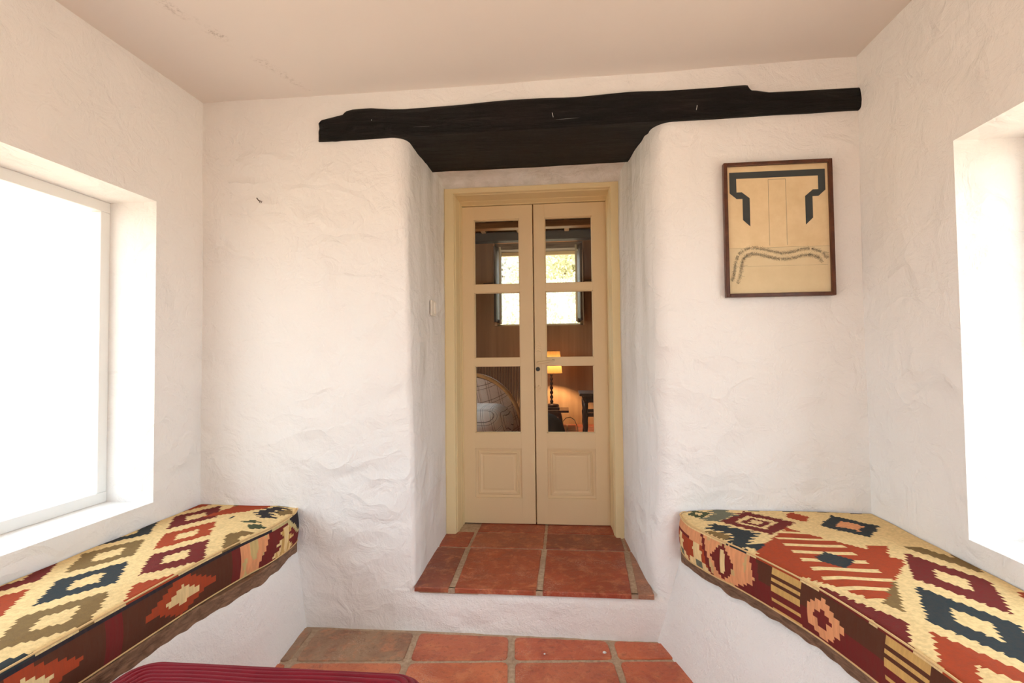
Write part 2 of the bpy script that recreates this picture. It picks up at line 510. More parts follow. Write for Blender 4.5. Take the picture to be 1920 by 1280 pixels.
def side_window(name, x):
    WIN_Y0, WIN_Y1 = (WLY0, WLY1) if x < 0 else (WRY0, WRY1); yc = (WIN_Y0 + WIN_Y1) / 2
    r = tag(empty(name, (x, yc, WIN_Z0)), kind='structure')
    mb = MB(); w = .045
    mb.box(x - .025, x + .025, WIN_Y0, WIN_Y1, WIN_Z0, WIN_Z0 + w, bev=.003)
    mb.box(x - .025, x + .025, WIN_Y0, WIN_Y1, WIN_Z1 - w, WIN_Z1, bev=.003)
    n = round((WIN_Y1 - WIN_Y0) / .62)
    for k in range(n + 1):
        y = WIN_Y0 + (WIN_Y1 - WIN_Y0) * k / n
        a, b = (y, y + w) if k == 0 else ((y - w, y) if k == n else (y - w / 2, y + w / 2))
        mb.box(x - .025, x + .025, a, b, WIN_Z0 + w, WIN_Z1 - w, bev=.003)
    mb.build('window_frame', MAT['white_metal'], r)
    for k in range(n):
        a = WIN_Y0 + (WIN_Y1 - WIN_Y0) * k / n + w * .6; b = WIN_Y0 + (WIN_Y1 - WIN_Y0) * (k + 1) / n - w * .6
        mb = MB(); mb.box(x - .003, x + .003, a, b, WIN_Z0 + w, WIN_Z1 - w)
        mb.build('window_pane', MAT['glass'], r)
side_window('window_1', WXL - .24); side_window('window_2', WXR + .24)
def added_glazed_door(name, x):  # unseen glazing behind the camera, added to throw low light on riser and benches
    r = tag(empty(name, (x, -3.91, ZF)), kind='structure'); w = .06
    mb = MB(); a, b, z0, z1 = -4.80, -3.02, ZF, 1.84
    for (ya_, yb_, za, zb_) in ((a, b, z0, z0 + .05), (a, b, z1 - w, z1), (a, a + w, z0, z1), (b - w, b, z0, z1), ((a + b) / 2 - w / 2, (a + b) / 2 + w / 2, z0, z1)):
        mb.box(x - .025, x + .025, ya_, yb_, za, zb_)
    mb.build('door_frame', MAT['white_metal'], r)
    for ya_, yb_ in ((a + w, (a + b) / 2 - w / 2), ((a + b) / 2 + w / 2, b - w)):
        mb = MB(); mb.box(x - .003, x + .003, ya_, yb_, z0 + .05, z1 - w); mb.build('glass_pane', MAT['glass'], r)
added_glazed_door('added_door_3', WXL - .24); added_glazed_door('added_door_4', WXR + .24)

mb = MB()
mb.box(WXL - .34, .72, WYF - .3, WYF, ZF - .1, 2.4); mb.box(1.40, WXR + .34, WYF - .3, WYF, ZF - .1, 2.4); mb.box(.72, 1.40, WYF - .3, WYF, 1.84, 2.4)  # opening in the unseen rear wall, added to brighten the lower room
tag(mb.build('wall_front', plaster('tan_rear_plaster', (.42, .31, .21))), kind='structure')

# ------------------------------------------------------------------ lintel beam
def beam():
    prof_top = [(-.957, 2.150), (-.945, 2.164), (-.90, 2.172), (-.855, 2.180), (-.835, 2.184), (-.825, 2.198), (-.79, 2.206), (-.70, 2.208), (-.60, 2.197), (-.54, 2.194),
                (-.3, 2.198), (-.038, 2.206), (.2, 2.203), (.467, 2.206), (.7, 2.204), (.985, 2.207), (.998, 2.204), (1.006, 2.182), (1.03, 2.180), (1.084, 2.169), (1.60, 2.165)]
    def top(x):
        for (a, za), (b, zb) in zip(prof_top, prof_top[1:]):
            if a <= x <= b: return za + (zb - za) * (x - a) / (b - a)
        return prof_top[0][1] if x < prof_top[0][0] else prof_top[-1][1]
    rows = []
    n = 320
    for i in range(n + 1):
        x = -.957 + 2.56 * i / n
        zt = top(x); zb = 2.064 + .008 * smooth(-.2, 1.2, x)
        e = min(1, (x + .957) / .012 + .55)
        yf = YW - .026 - .006 * noise.noise(Vector((x * 3, 0, 4)))
        yb = -.445
        row = []
        def P(y, z, k):
            q = Vector((x * 2.2, y * 16, z * 16))
            d = noise.noise(q) * .006 + noise.noise(Vector((x * 6, y * 50, z * 50))) * .003
            if x < -.6 and z < 2.14:
                d += max(0, noise.noise(Vector((x * 16, y * 30, z * 40))) - .1) * -.02
            return d
        m = 12
        zm = (zt + zb) / 2
        for k in range(m + 1):
            t = k / m; z = zt + (zb - zt) * t
            bul = math.sin(math.pi * t) ** .5 * .012
            y = yf + .012 - bul; d = P(y, z, 0)
            row.append((x, YW + (y - d - YW) * e if k not in (0, m) else y - d * .5, z + (.003 * noise.noise(Vector((x * 5, 1, t))) if k == 0 else 0)))
        for k in range(1, 13):
            t = k / 12; y = yf + .012 + (yb - yf - .012) * t
            z = zb - .006 * math.sin(math.pi * min(1, t * 1.3)) ; d = P(y, z, 1)
            row.append((x, y, z - abs(d) * .8 + .002))
        row.append((x, yb, zt)); row.append((x, YW + .05, zt))
        rows.append(row)
    mb = MB(); mb.grid(rows, 0, True, True)
    m = len(rows[0]); mb.f.append(tuple(range(m - 1, -1, -1))); mb.mi.append(0); mb.sm.append(False); mb.col.append(None)
    mt = N('blackened_hewn_oak')
    v = mt.map((1.6, 14, 14)); nn = mt.noise(3.2, 9, .7, v, .7); n2 = mt.noise(2.0, 3)
    c = mt.ramp(nn, [(.3, (.0035, .003, .003)), (.55, (.011, .0095, .009)), (.8, (.042, .036, .033))])
    c = mt.mix(mt.ramp(n2, [(.5, 0.0), (.7, .5)]), c, (.02, .011, .008))
    mat = mt.fin(c, .62, mt.bump(nn, 1.0, .03), .25)
    r = mb.build('wooden_lintel', mat)
    tag(r, 'rough-hewn black wooden beam spanning the wall above the double door', 'beam')
    for (x, z, a) in ((.148, 2.110, .2), (.770, 2.105, -.2), (-.685, 2.135, .0)):
        s = MB(); L = .010 if x > -.5 else .002
        s.tube([(x - L * a, YW - .046, z + L), (x, YW - .048, z), (x + L * a, YW - .046, z - L)], .0011, 6)
        tag(s.build('staple', MAT['white_metal'], r), 'white staple')
beam()

# ------------------------------------------------------------------ door casing and leaves
mb = MB()
W = .452
def casing_side(s):
    prof = [(.53, -.02), (.53, -.195), (.516, -.2), (.468, -.2), (.464, -.196), (.462, -.175), (.458, -.168), (.4575, -.06), (.455, -.055), (.4555, -.012), (.452, -.006), (.452, .075), (.53, .075)]
    zt = [2.062, 2.062, 2.062, 2.026, 2.022, 2.02, 2.016, 2.015, 2.012, 2.004, 2.0, 2.0, 2.062]
    mb.grid([[(s * x, y, -.004) for x, y in prof], [(s * x, y, z) for (x, y), z in zip(prof, zt)]], 0, False, True, flip=(s < 0))
    return prof, zt
prof, zt = casing_side(-1); casing_side(1)
mb.grid([[(-x, y, z) for (x, y), z in zip(prof, zt)], [(x, y, z) for (x, y), z in zip(prof, zt)]], 0, False, True)
tag(mb.build('trim_2', MAT['casing']), kind='structure')

def leaf(name, x0, x1, px0, px1, label_mat):
    r = tag(empty(name, ((x0 + x1) / 2, .02, 0)), kind='structure')
    mb = MB(); B = .0015
    mb.box(x0, px0, 0, .042, .004, 1.996, bev=B); mb.box(px1, x1, 0, .042, .004, 1.996, bev=B)
    for a, b in ((.004, .163), (.468, .562), (.983, 1.030), (1.447, 1.495), (1.911, 1.996)):
        if a < .98 and a > .4: a, b = .468, .562
        mb.box(px0 - .001, px1 + .001, .0004, .0416, a, b)
        # small chamfer lips round the glazed openings
    for a, b in ((.562, .983), (1.030, 1.447), (1.495, 1.911)):
        w = .005
        for (xa, xb, za, zb) in ((px0, px0 + w, a, b), (px1 - w, px1, a, b), (px0, px1, a, a + w), (px0, px1, b - w, b)):
            mb.box(xa, xb, .008, .034, za, zb)
    mb.build('stile_frame', MAT['cream'], r)
    for a, b in ((.562, .983), (1.030, 1.447), (1.495, 1.911)):
        g = MB(); g.box(px0 + .003, px1 - .003, .019, .022, a + .003, b - .003); g.build('glass_pane', MAT['glass'], r)
    # raised and stepped lower panel
    p = MB(); a0, a1, z0, z1 = px0, px1, .163, .468
    lev = [(0, .012), (.016, .013), (.020, .008), (.027, .009), (.029, .006), (.036, .010), (.046, .012), (.052, .010), (.30, .010)]
    rings = []
    for ins, y in lev[:-1]:
        rings.append([(a0 + ins, y, z0 + ins), (a1 - ins, y, z0 + ins), (a1 - ins, y, z1 - ins), (a0 + ins, y, z1 - ins)])
    b0 = len(p.v); p.grid(rings, 0, False, True); e = b0 + (len(rings) - 1) * 4
    p.f.append((e, e + 1, e + 2, e + 3)); p.mi.append(0); p.sm.append(False); p.col.append(None)
    p.box(a0, a1, .025, .036, z0, z1)
    p.build('raised_panel', MAT['cream'], r)
    return r
d1 = leaf('door_1', -W, -.004, -.378, -.088, None)
mb = MB(); mb.box(-.022, .018, .0425, .056, .004, 1.996, bev=.002); mb.build('meeting_strip', MAT['cream'], d1)
d2 = leaf('door_2', .003, W, .073, .367, None)
# escutcheon, lever and key hole on the right leaf
mb = MB()
out = [(-.020, .86), (-.013, .838), (0, .812), (.013, .838), (.020, .86), (.021, 1.05), (.024, 1.06), (.019, 1.068), (.023, 1.080), (.016, 1.088), (.019, 1.100), (.012, 1.106), (.013, 1.116), (0, 1.142),
       (-.013, 1.116), (-.012, 1.106), (-.019, 1.100), (-.016, 1.088), (-.023, 1.080), (-.019, 1.068), (-.024, 1.06), (-.021, 1.05)]
c = .0235
for y, s in ((0, 1),):
    n = len(out)
    mb.grid([[(c + x, .001, z) for x, z in out], [(c + x, -.0018, z) for x, z in out], [(c + x * .9, -.0026, .98 + (z - .98) * .995) for x, z in out]], 0, False, True)
    mb.f.append(tuple(range(3 * n - 1, 2 * n - 1, -1))); mb.mi.append(0); mb.sm.append(False); mb.col.append(None)
for zz in (.90, .83): mb.box(c - .018, c + .018, -.0038, -.0022, zz, zz + .0025)
for k, zz in enumerate((1.07, 1.085, 1.10)):
    for s in (-1, 1): mb.tube([(c, -.003, zz + .008), (c + s * (.015 - k * .003), -.003, zz - .002)], .0012, 5)
for k in range(5):
    a = -math.pi / 2 + (k - 2) * .42
    mb.tube([(c, -.003, .862), (c + .022 * math.cos(a), -.003, .862 + .03 * math.sin(a))], .0011, 5)
mb.build('escutcheon', MAT['cream'], d2)
mb = MB()
mb.tube([(c, 0, 1.000), (c, -.03, 1.000), (c, -.036, 1.0), (c + .008, -.043, 1.0), (c + .03, -.045, 1.003), (c + .06, -.044, 1.007), (c + .085, -.043, 1.010), (c + .100, -.042, 1.009)],
        [.008, .008, .0085, .008, .0085, .008, .007, .0055], 10)
mb.lathe([(0, 0), (.011, 0), (.011, .004), (0, .004)], (0, 0, 0), 4) if False else None
hd = mb.build('handle', MAT['cream'], d2)
mb = MB(); mb.tube([(c + .086, -.0435, 1.0165), (c + .102, -.0425, 1.0155)], .0022, 6); mb.build('handle_tip', plain('bare_steel', (.12, .1, .09), .35, .6, Metallic=.8), hd)
mb = MB(); mb.tube([(c - .003, 0, .960), (c - .003, -.006, .960)], .0135, 20); mb.build('lock_cylinder', MAT['black'], d2)

# ------------------------------------------------------------------ light switch on the left jamb
def switch():
    x = -.5125; sw = plain('ivory_plastic', (.80, .75, .66), .4); r = empty('light_switch', (x, -.5, 1.30))
    tag(r, 'small cream rocker light switch on the left side of the door recess', 'light switch')
    mb = MB(); mb.box(x - .006, x + .004, -.548, -.468, 1.262, 1.342, bev=.002); mb.build('switch_plate', sw, r)
    mb = MB(); mb.box(x + .002, x + .010, -.503, -.478, 1.272, 1.334, bev=.002); mb.build('rocker', sw, r)
switch()

# ------------------------------------------------------------------ nail on wall
mb = MB()
mb.tube([(-1.252, YW + .005, 1.795), (-1.252, YW - .02, 1.793), (-1.256, YW - .028, 1.803)], .0022, 6)
mb.tube([(-1.252, YW - .016, 1.793), (-1.246, YW - .02, 1.782), (-1.238, YW - .022, 1.779), (-1.233, YW - .022, 1.787)], .0013, 6)
tag(mb.build('wall_hook', plain('rusty_wire', (.06, .03, .02), .6)), 'tiny dark wire hook high on the left white wall', 'hook')

# ------------------------------------------------------------------ framed print
def framed():
    r = empty('framed_print', (1.10, YW - .02, 1.57))
    tag(r, 'brown wood framed map print hanging on the white wall right of the door', 'picture')
    x0, x1, z0, z1, yf, yb = .880, 1.325, 1.280, 1.862, YW - .034, YW - .006
    w = .0155
    fm = wood('dark_mahogany_frame', (.055, .017, .009), (.12, .04, .018), (6, 6, 6), .3, .05, 4)
    mb = MB()
    mb.box(x0, x0 + w, yf, yb, z0, z1, bev=.003); mb.box(x1 - w, x1, yf, yb, z0, z1, bev=.003)
    mb.box(x0 + w - .001, x1 - w + .001, yf, yb, z1 - w, z1, bev=.003); mb.box(x0 + w - .001, x1 - w + .001, yf, yb, z0, z0 + w, bev=.003)
    mb.build('frame', fm, r)
    pm = N('aged_map_paper'); n = pm.noise(14, 6, .6)
    sep = pm.n('SeparateXYZ'); pm.set(sep.inputs[0], pm.tc.outputs['Object'])
    low = pm.math('LESS_THAN', sep.outputs[2], 1.492)
    c = pm.ramp(n, [(.3, lin((214, 188, 146))), (.7, lin((226, 203, 163)))])
    c = pm.mix(pm.math('MULTIPLY', low, .5), c, lin((206, 192, 158)))
    mb = MB(); yp = YW - .020
    mb.box(x0 + w - .002, x1 - w + .002, yp, yp + .008, z0 + w - .002, z1 - w + .002)
    paper = mb.build('print_paper', pm.fin(c, .7, None, .2), r)
    # bold slate border motif, mirrored about the sheet's centre
    mb = MB(); cx = 1.1025
    pieces = [[(.906, 1.822), (.906, 1.794), (cx, 1.794), (cx, 1.822)], [(.906, 1.794), (.906, 1.732), (.935, 1.706), (.935, 1.794)],
              [(.935, 1.706), (.959, 1.706), (.989, 1.708), (.957, 1.735), (.935, 1.735)], [(.959, 1.706), (.959, 1.614), (.989, 1.585), (.989, 1.708)]]
    for sd_ in (0, 1):
        for pc in pieces:
            pts = [((2 * cx - x if sd_ else x), yp - .0006, z) for x, z in pc]
            mb.add(pts[::-1] if sd_ else pts, [tuple(range(len(pts)))])
    mb.build('border_motif', plain('slate_print_ink', lin((66, 70, 70)), .7, .2), paper)
    ink = plain('faded_map_ink', lin((132, 124, 106)), .8, .1)
    mb = MB()
    def hl(xa, xb, za, zb): mb.box(xa, xb, yp - .0005, yp, za, zb)
    for a in (1.066,):
        t = (a - 1.066)
        hl(a, a + .0012, 1.50, 1.786 - t); hl(2 * cx - a - .0012, 2 * cx - a, 1.50, 1.786 - t); hl(a, 2 * cx - a, 1.7848 - t, 1.786 - t)
    mb.build('title_box_lines', ink, paper)
    # winding river chart made of small hatch strokes
    river = [(.918, 1.345), (.925, 1.36), (.930, 1.385), (.934, 1.41), (.938, 1.435), (.947, 1.455), (.965, 1.472), (.99, 1.480), (1.02, 1.477), (1.05, 1.468), (1.075, 1.462), (1.11, 1.452), (1.15, 1.455), (1.19, 1.465), (1.23, 1.47), (1.27, 1.455), (1.29, 1.43)]
    mb = MB(); rnd = random.Random(3)
    for i in range(len(river) - 1):
        a, b = Vector(river[i]), Vector(river[i + 1]); L = (b - a).length; nn = Vector((-(b - a).y, (b - a).x)).normalized()
        for k in range(int(L * 14000)):
            p = a.lerp(b, rnd.random()); side = rnd.choice((-1, 1)); off = side * abs(rnd.gauss(.0130, .0042))
            q = p + nn * off; s = rnd.uniform(.0006, .0017); an = rnd.random() * 3
            dx, dz = math.cos(an) * s, math.sin(an) * s
            mb.add([(q.x - dx, yp - .0004, q.y - dz), (q.x + dz * .4, yp - .0004, q.y - dx * .4), (q.x + dx, yp - .0004, q.y + dz), (q.x - dz * .4, yp - .0004, q.y + dx * .4)], [(0, 1, 2, 3)])
        for k in range(2):
            p = a.lerp(b, rnd.random()) + nn * rnd.choice((-1, 1)) * .018; l = rnd.uniform(.008, .02)
            mb.box(p.x, p.x + l, yp - .0005, yp, p.y, p.y + .0008)
    mb.box(x0 + w, x1 - w, yp - .0003, yp, 1.4915, 1.4922); mb.box(.905, 1.3, yp - .0003, yp, 1.412, 1.4126)
    mb.build('river_chart', ink, paper)
framed()

# ------------------------------------------------------------------ benches and kilim cushions
def K(*c): return lin(c)
CREAM, PEACH, MAROON, RUST = K(232, 203, 148), K(225, 158, 112), K(112, 42, 40), K(165, 70, 42)
TEAL, OLIVE, GREEN, BROWN, GOLD, DARK, GREYT = K(48, 58, 62), K(128, 104, 66), K(72, 82, 58), K(88, 52, 38), K(205, 165, 100), K(46, 44, 50), K(110, 112, 96)

def dia(x, y, cx, cy, rx, ry): return abs(x - cx) / rx + abs(y - cy) / ry < 1
def inpoly(x, y, P):
    c = False
    for i in range(len(P)):
        (xa, ya), (xb, yb) = P[i - 1], P[i]
        if (ya > y) != (yb > y) and x < (xb - xa) * (y - ya) / (yb - ya) + xa: c = not c
    return c
def q(v, s): return (math.floor(v / s) + .5) * s

def right_top(x, y):
    a = q(x, .011); b = q(y, .011 if True else .02)
    comb = .018 * ((math.floor(y / .014)) % 2)
    if dia(a, b, .735, -.957, .018, .022): return CREAM
    if dia(a, b, .735, -.957, .048, .056): return GREEN
    if inpoly(a + comb, b, [(.80, -.905), (.86, -.90), (.895, -.965), (.79, -1.065), (.735, -1.03), (.80, -.97)]): return GREYT
    if y > -.915 and int(x * 22) % 3 == 0: return DARK
    if dia(a, b, .93, -1.06, .03, .035): return CREAM
    if dia(a, b, .93, -1.06, .060, .065): return MAROON
    if dia(a, b, .93, -1.06, .085, .09): return CREAM
    if dia(a - comb * .5, b, .93, -1.06, .145, .145): return MAROON
    if inpoly(a + comb, b, [(.735, -1.13), (.765, -1.08), (.90, -1.19), (.79, -1.36), (.75, -1.30), (.80, -1.21)]): return TEAL
    if inpoly(a, b, [(.70, -1.15), (.73, -1.15), (.79, -1.22), (.75, -1.25)]): return OLIVE
    if dia(a, b, 1.02, -1.42, .24, .30) and a - .65 * (b + 1.38) > .79: 
        if dia(a, b, 1.04, -1.43, .06, .07): return TEAL
        return CREAM if (math.floor(y / .022) % 3 == 0 and .93 < a < 1.13) else RUST
    # repeating lattice further along the bench
    if b < -1.3:
        u = (a + .5 * b) / .26; v = (a - .5 * b) / .26
        fu, fv = abs(u - round(u)), abs(v - round(v)); cell = (round(u) + round(v) * 2) % 4
        if max(fu, fv) < .16: return CREAM
        if max(fu, fv) < .40: return (RUST, TEAL, MAROON, OLIVE)[cell]
    if dia(a, b, 1.12, -.98, .05, .06): return RUST
    if dia(a, b, 1.27, -1.08, .11, .13): return TEAL if not dia(a, b, 1.27, -1.08, .05, .06) else PEACH
    return CREAM

def right_side(s, t):
    """s along the front, t 0..1 from bottom to top"""
    a = q(s, .009); b = q(t, .085)
    e = .28 + .055 * (1 - b)          # stepped border between rust and peach
    if a < e - .02:
        lim = .80 + .10 * (a - .28)
        if b > lim - .1 * (a > .2) and a > .02: return PEACH if b > .72 else MAROON
        if b > .66: return MAROON
        for cx in (.10, .235):
            w = {5: .05, 4: .018, 3: .03, 2: .022, 1: .05, 0: .062}[min(5, int(b * 7.5))]
            if abs(a - cx - .02 * (1 - b)) < w:
                if b < .24 and abs(a - cx - .02) < .018: return GREYT
                return CREAM
        return RUST
    if a < e: return MAROON
    # peach hexagon
    r = .50 + .03 * (1 - abs(b - .42) / .58) - (.09 * max(0, .42 - b) / .42)
    if a < r:
        if abs(a - .380) < .009 + (.006 if .35 < b < .75 else 0) and .27 < b < .83: return CREAM
        if abs(a - .380) / .058 + abs(b - .53) / .50 < 1: return MAROON
        return PEACH if noise.noise(Vector((s * 25, 0, t * 2))) > -.15 else K(205, 170, 118)
    if a < r + .03: return MAROON
    k = (a - .6) % .42
    if a > .56 and k < .12 and int(b * 9) % 2 == 0: return GOLD
    if a > .75 and dia(a % .5, b, .30, .5, .09, .45): return PEACH if not dia(a % .5, b, .30, .5, .04, .2) else MAROON
    return BROWN if b > .5 else MAROON

def left_top(x, y):
    a = q(x, .011); b = q(y, .011)
    comb = .022 * ((math.floor(y / .016)) % 2)
    if inpoly(a - comb, b, [(-1.21, -1.02), (-1.13, -1.09), (-1.085, -1.07), (-1.13, -1.02), (-1.10, -.93), (-1.19, -.925)]): return DARK
    if y > -.912 and -1.16 < x < -1.10: return DARK
    if dia(a, b, -1.075, -.985, .040, .05): return OLIVE
    if dia(a, b, -1.085, -1.19, .045, .035): return GREEN
    if dia(a, b, -1.14, -1.14, .05, .02): return GREEN
    if inpoly(a, b, [(-1.35, -.89), (-1.19, -.89), (-1.19, -.95), (-1.23, -.975), (-1.40, -1.1)]): return RUST
    if b < -1.24 or a < -1.25:
        u = (a + .6 * b) / .26; v = (a - .6 * b) / .26
        fu, fv = abs(u - round(u)), abs(v - round(v)); cell = (round(u) + round(v) * 2) % 4
        if max(fu, fv) < .16: return CREAM
        if max(fu, fv) < .38: return (RUST, TEAL, MAROON, OLIVE)[cell]
    return CREAM

def left_side(s, t):
    a = q(s, .011); b = q(t, .07)
    # dark stepped corner near the wall
    if a < .02 + .10 * max(0, b - .45) / .55 + .02 and b > .5: return DARK
    if a < .05 + .13 * max(0, b - .35) / .65 and b > .42: return K(196, 180, 130)
    if b > .90 and a > .12: return K(196, 180, 130) if a < .27 else DARK
    # maroon field with golden stepped figure
    edge = .285 + .075 * (1 - b) 
    if a < edge - .0:
        cx = .165 + .03 * (1 - b)
        w = [.062, .085, .070, .045, .03, .055, .068, .052, .022, .038, .045, .03, .0, .0, .0][min(14, int(b * 14))]
        if abs(a - cx) < w: return GOLD if noise.noise(Vector((s * 40, 3, t))) > .0 else CREAM
        return MAROON
    if a < .45: return PEACH if noise.noise(Vector((s * 25, 0, t * 2))) > -.1 else K(200, 176, 120)
    k = (a - .45) % .5
    if k < .05: return MAROON
    if dia(k, b, .27, .5, .16, .48): return RUST if not dia(k, b, .27, .5, .08, .25) else CREAM
    return BROWN

def kilimmat():
    m = N('kilim_weave'); at = m.n('Attribute', attribute_name='tint')
    n = m.noise(1.0, 4, .6, m.map((300, 300, 60))); lo = m.noise(1.0, 3, .6, m.map((90, 90, 10)))
    c = m.mix(m.ramp(lo, [(.35, .22), (.65, 0.0)]), at.outputs['Color'], (.10, .055, .035))
    return m.fin(c, .9, m.bump(n, .5, .002), .1)
MAT['kilim'] = kilimmat()
MAT['oldwood'] = wood('worn_bench_board', (.10, .050, .028), (.30, .17, .10), (5, 5, 20), .8, .6, 4)
MAT['piping'] = plain('cream_piping', K(214, 180, 130), .85, .1)

def resample(pts, ds):
    P = [Vector((x, y, 0)) for x, y in pts]
    # Catmull-Rom through the measured points
    out = []
    for i in range(len(P) - 1):
        p0, p1, p2, p3 = P[max(i - 1, 0)], P[i], P[i + 1], P[min(i + 2, len(P) - 1)]
        for k in range(20):
            t = k / 20
            out.append(.5 * ((2 * p1) + (p2 - p0) * t + (2 * p0 - 5 * p1 + 4 * p2 - p3) * t * t + (3 * p1 - p0 - 3 * p2 + p3) * t ** 3))
    out.append(P[-1])
    res = [(out[0], 0.0)]; acc = 0; tgt = ds
    for a, b in zip(out, out[1:]):
        L = (b - a).length
        while acc + L >= tgt:
            res.append((a.lerp(b, (tgt - acc) / L), tgt)); tgt += ds
        acc += L
    return res

def cushion(name, front, xw, z0, z1, ftop, fside, label):
    r = empty(name, (xw, -1.6, z0)); tag(r, label, 'cushion', 'kilim bench cushions')
    C = resample(front, .0055)
    sgn = 1 if xw > C[0][0].x else -1
    nt = 13; R = .014
    rows = []; cols = []
    arc = [(R * (1 - math.sin(a)), z1 - R * (1 - math.cos(a))) for a in (math.pi / 2, math.pi / 4, 0)]
    w_n = 80
    for i, (c, s) in enumerate(C):
        tg = (C[min(i + 1, len(C) - 1)][0] - C[max(i - 1, 0)][0]).normalized()
        nrm = Vector((-tg.y, tg.x, 0)); nrm = nrm if nrm.x * sgn < 0 else -nrm   # outward from the cushion
        row = []; col = []
        for k in range(nt + 1):
            t = k / nt; bul = .008 * math.sin(math.pi * t)
            p = c + nrm * bul; row.append((p.x, min(p.y, YW - .004), z0 + (z1 - .012 - z0) * t))
            col.append(fside(s, (k + .5) / nt))
        for k in range(1, 4):
            a = k / 3 * math.pi / 2; p = c - nrm * (.012 * (1 - math.cos(a)))
            row.append((p.x, min(p.y, YW - .004), z1 - .012 + .012 * math.sin(a))); col.append(None)
        p = c - nrm * .012
        for k in range(1, w_n + 1):
            t = k / w_n; x = p.x + (xw - p.x) * t; y = min(p.y, YW - .004)
            puff = .010 * min(1, t * 6) * (1 - .4 * t) + .004 * noise.noise(Vector((x * 5, y * 5, 2)))
            row.append((x, y, z1 + puff)); col.append(None)
        rows.append(row); cols.append(col)
    m = len(rows[0])
    for i in range(len(rows) - 1):
        for j in range(m - 1):
            if j >= nt:
                a, b = rows[i][j], rows[i + 1][min(j + 1, m - 1)]
                cols[i][j] = ftop((a[0] + b[0]) / 2, (a[1] + b[1]) / 2)
        cols[i] = cols[i][:m - 1]
    mb = MB(); mb.grid(rows, 0, True, cols=cols[:-1], flip=(sgn < 0))
    # underside, wall side and ends
    und = [[rows[i][-1], (xw, rows[i][0][1], z0), rows[i][0]] for i in range(len(rows))]
    mb.grid(und, 0, False, cols=[[BROWN, BROWN]] * (len(rows) - 1), flip=(sgn < 0))
    for e in (0, -1):
        idx = rows[e]; b = len(mb.v); mb.v += [tuple(p) for p in idx] + [(xw, idx[0][1], z0)]
        mb.f.append(tuple(range(b, b + len(idx) + 1))); mb.mi.append(0); mb.sm.append(False); mb.col.append(MAROON)
    mb.build('kilim_cover', MAT['kilim'], r)
    for z, off in ((z1 - .002, .0015), (z0 + .003, .001)):
        p = MB(); path = []
        for i, (c, s) in enumerate(C[::3]):
            j = i * 3; tg = (C[min(j + 1, len(C) - 1)][0] - C[max(j - 1, 0)][0]).normalized()
            nrm = Vector((-tg.y, tg.x, 0)); nrm = nrm if nrm.x * sgn < 0 else -nrm
            path.append((c.x + nrm.x * off, min(c.y + nrm.y * off, YW - .006), z))
        p.tube(path, .0028, 6); p.build('piping', MAT['piping'], r)

def bench(name, front_top, front_floor, xw, zt, zw, label):
    """plaster base (bottom ZF..zw, ragged top) and a wooden seat slab zw..zt"""
    r = empty(name, (xw, -1.6, ZF)); tag(r, label, 'bench', 'built-in plaster benches')
    sgn = 1 if xw > front_top[0][0] else -1
    C = resample(front_top, .012); D = resample(front_floor, .012)
    mb = MB(); rows = []
    n = min(len(C), len(D))
    for i in range(n):
        ct, cf = C[i][0], D[i][0]; row = []
        zr = zw + .012 * noise.noise(Vector((C[i][1] * 7, 0, 1))) + .007 * noise.noise(Vector((C[i][1] * 17, 0, 1)))
        for k in range(22):
            t = k / 21; p = cf.lerp(ct, t)
            d = (.007 * noise.noise(Vector((p.y * 4, 2, t * 2))) + .003 * noise.noise(Vector((p.y * 14, 2, t * 7)))) * -sgn
            lip = .004 * sgn * (t > .97)
            row.append((p.x + d + lip, p.y if i else YW + .012, ZF - .01 + (zr - ZF + .01) * t))
        row.append((ct.x + sgn * .02, ct.y, zr)); row.append((xw, ct.y, zr - .005)); row.append((xw, ct.y, ZF - .01))
        rows.append(row)
    mb.grid(rows, 0, True, flip=(sgn < 0))
    idx = rows[-1]; b = len(mb.v); mb.v += [tuple(p) for p in idx]
    mb.f.append(tuple(range(b, b + len(idx)))); mb.mi.append(0); mb.sm.append(False); mb.col.append(None)
    mb.build('plaster_base', MAT['step'], r)
    mb = MB(); rows = []
    for i in range(n):
        c = C[i][0]; e = .002 * noise.noise(Vector((c.y * 20, 0, 3)))
        x = c.x + sgn * (.004 + e); y = c.y if i else YW + .004
        rows.append([(x, y, zw - .03), (x, y, zt - .004), (x + sgn * .004, y, zt), (xw, y, zt), (xw, y, zw - .03)])
    mb.grid(rows, 0, False, True, flip=(sgn < 0))
    idx = rows[-1]; b = len(mb.v); mb.v += [tuple(p) for p in idx]
    mb.f.append(tuple(range(b, b + len(idx)))); mb.mi.append(0); mb.sm.append(False); mb.col.append(None)
    mb.build('seat_board', MAT['oldwood'], r)

RF = [(.695, -.897), (.668, -.93), (.660, -.985), (.668, -1.07), (.691, -1.135), (.728, -1.22), (.775, -1.305), (.805, -1.37), (.838, -1.45), (.90, -1.62), (.95, -1.85), (.98, -2.1), (.985, -2.5), (.985, -2.9)]
RP = [(.672, -.88), (.665, -.93), (.672, -.985), (.695, -1.06), (.722, -1.13), (.755, -1.21), (.800, -1.30), (.835, -1.37), (.868, -1.45), (.925, -1.62), (.97, -1.85), (1.0, -2.1), (1.0, -2.5), (1.0, -2.9)]
RD = [(.560, -.88), (.575, -.93), (.590, -.985), (.612, -1.06), (.632, -1.13), (.652, -1.21), (.68, -1.30), (.705, -1.37), (.735, -1.45), (.80, -1.62), (.88, -1.85), (.93, -2.1), (.95, -2.5), (.95, -2.9)]
LF = [(-1.066, -.897), (-1.050, -.93), (-1.040, -.97), (-1.031, -1.04), (-1.029, -1.12), (-1.033, -1.2), (-1.046, -1.27), (-1.062, -1.4), (-1.075, -1.6), (-1.08, -2.0), (-1.08, -2.5), (-1.08, -2.9)]
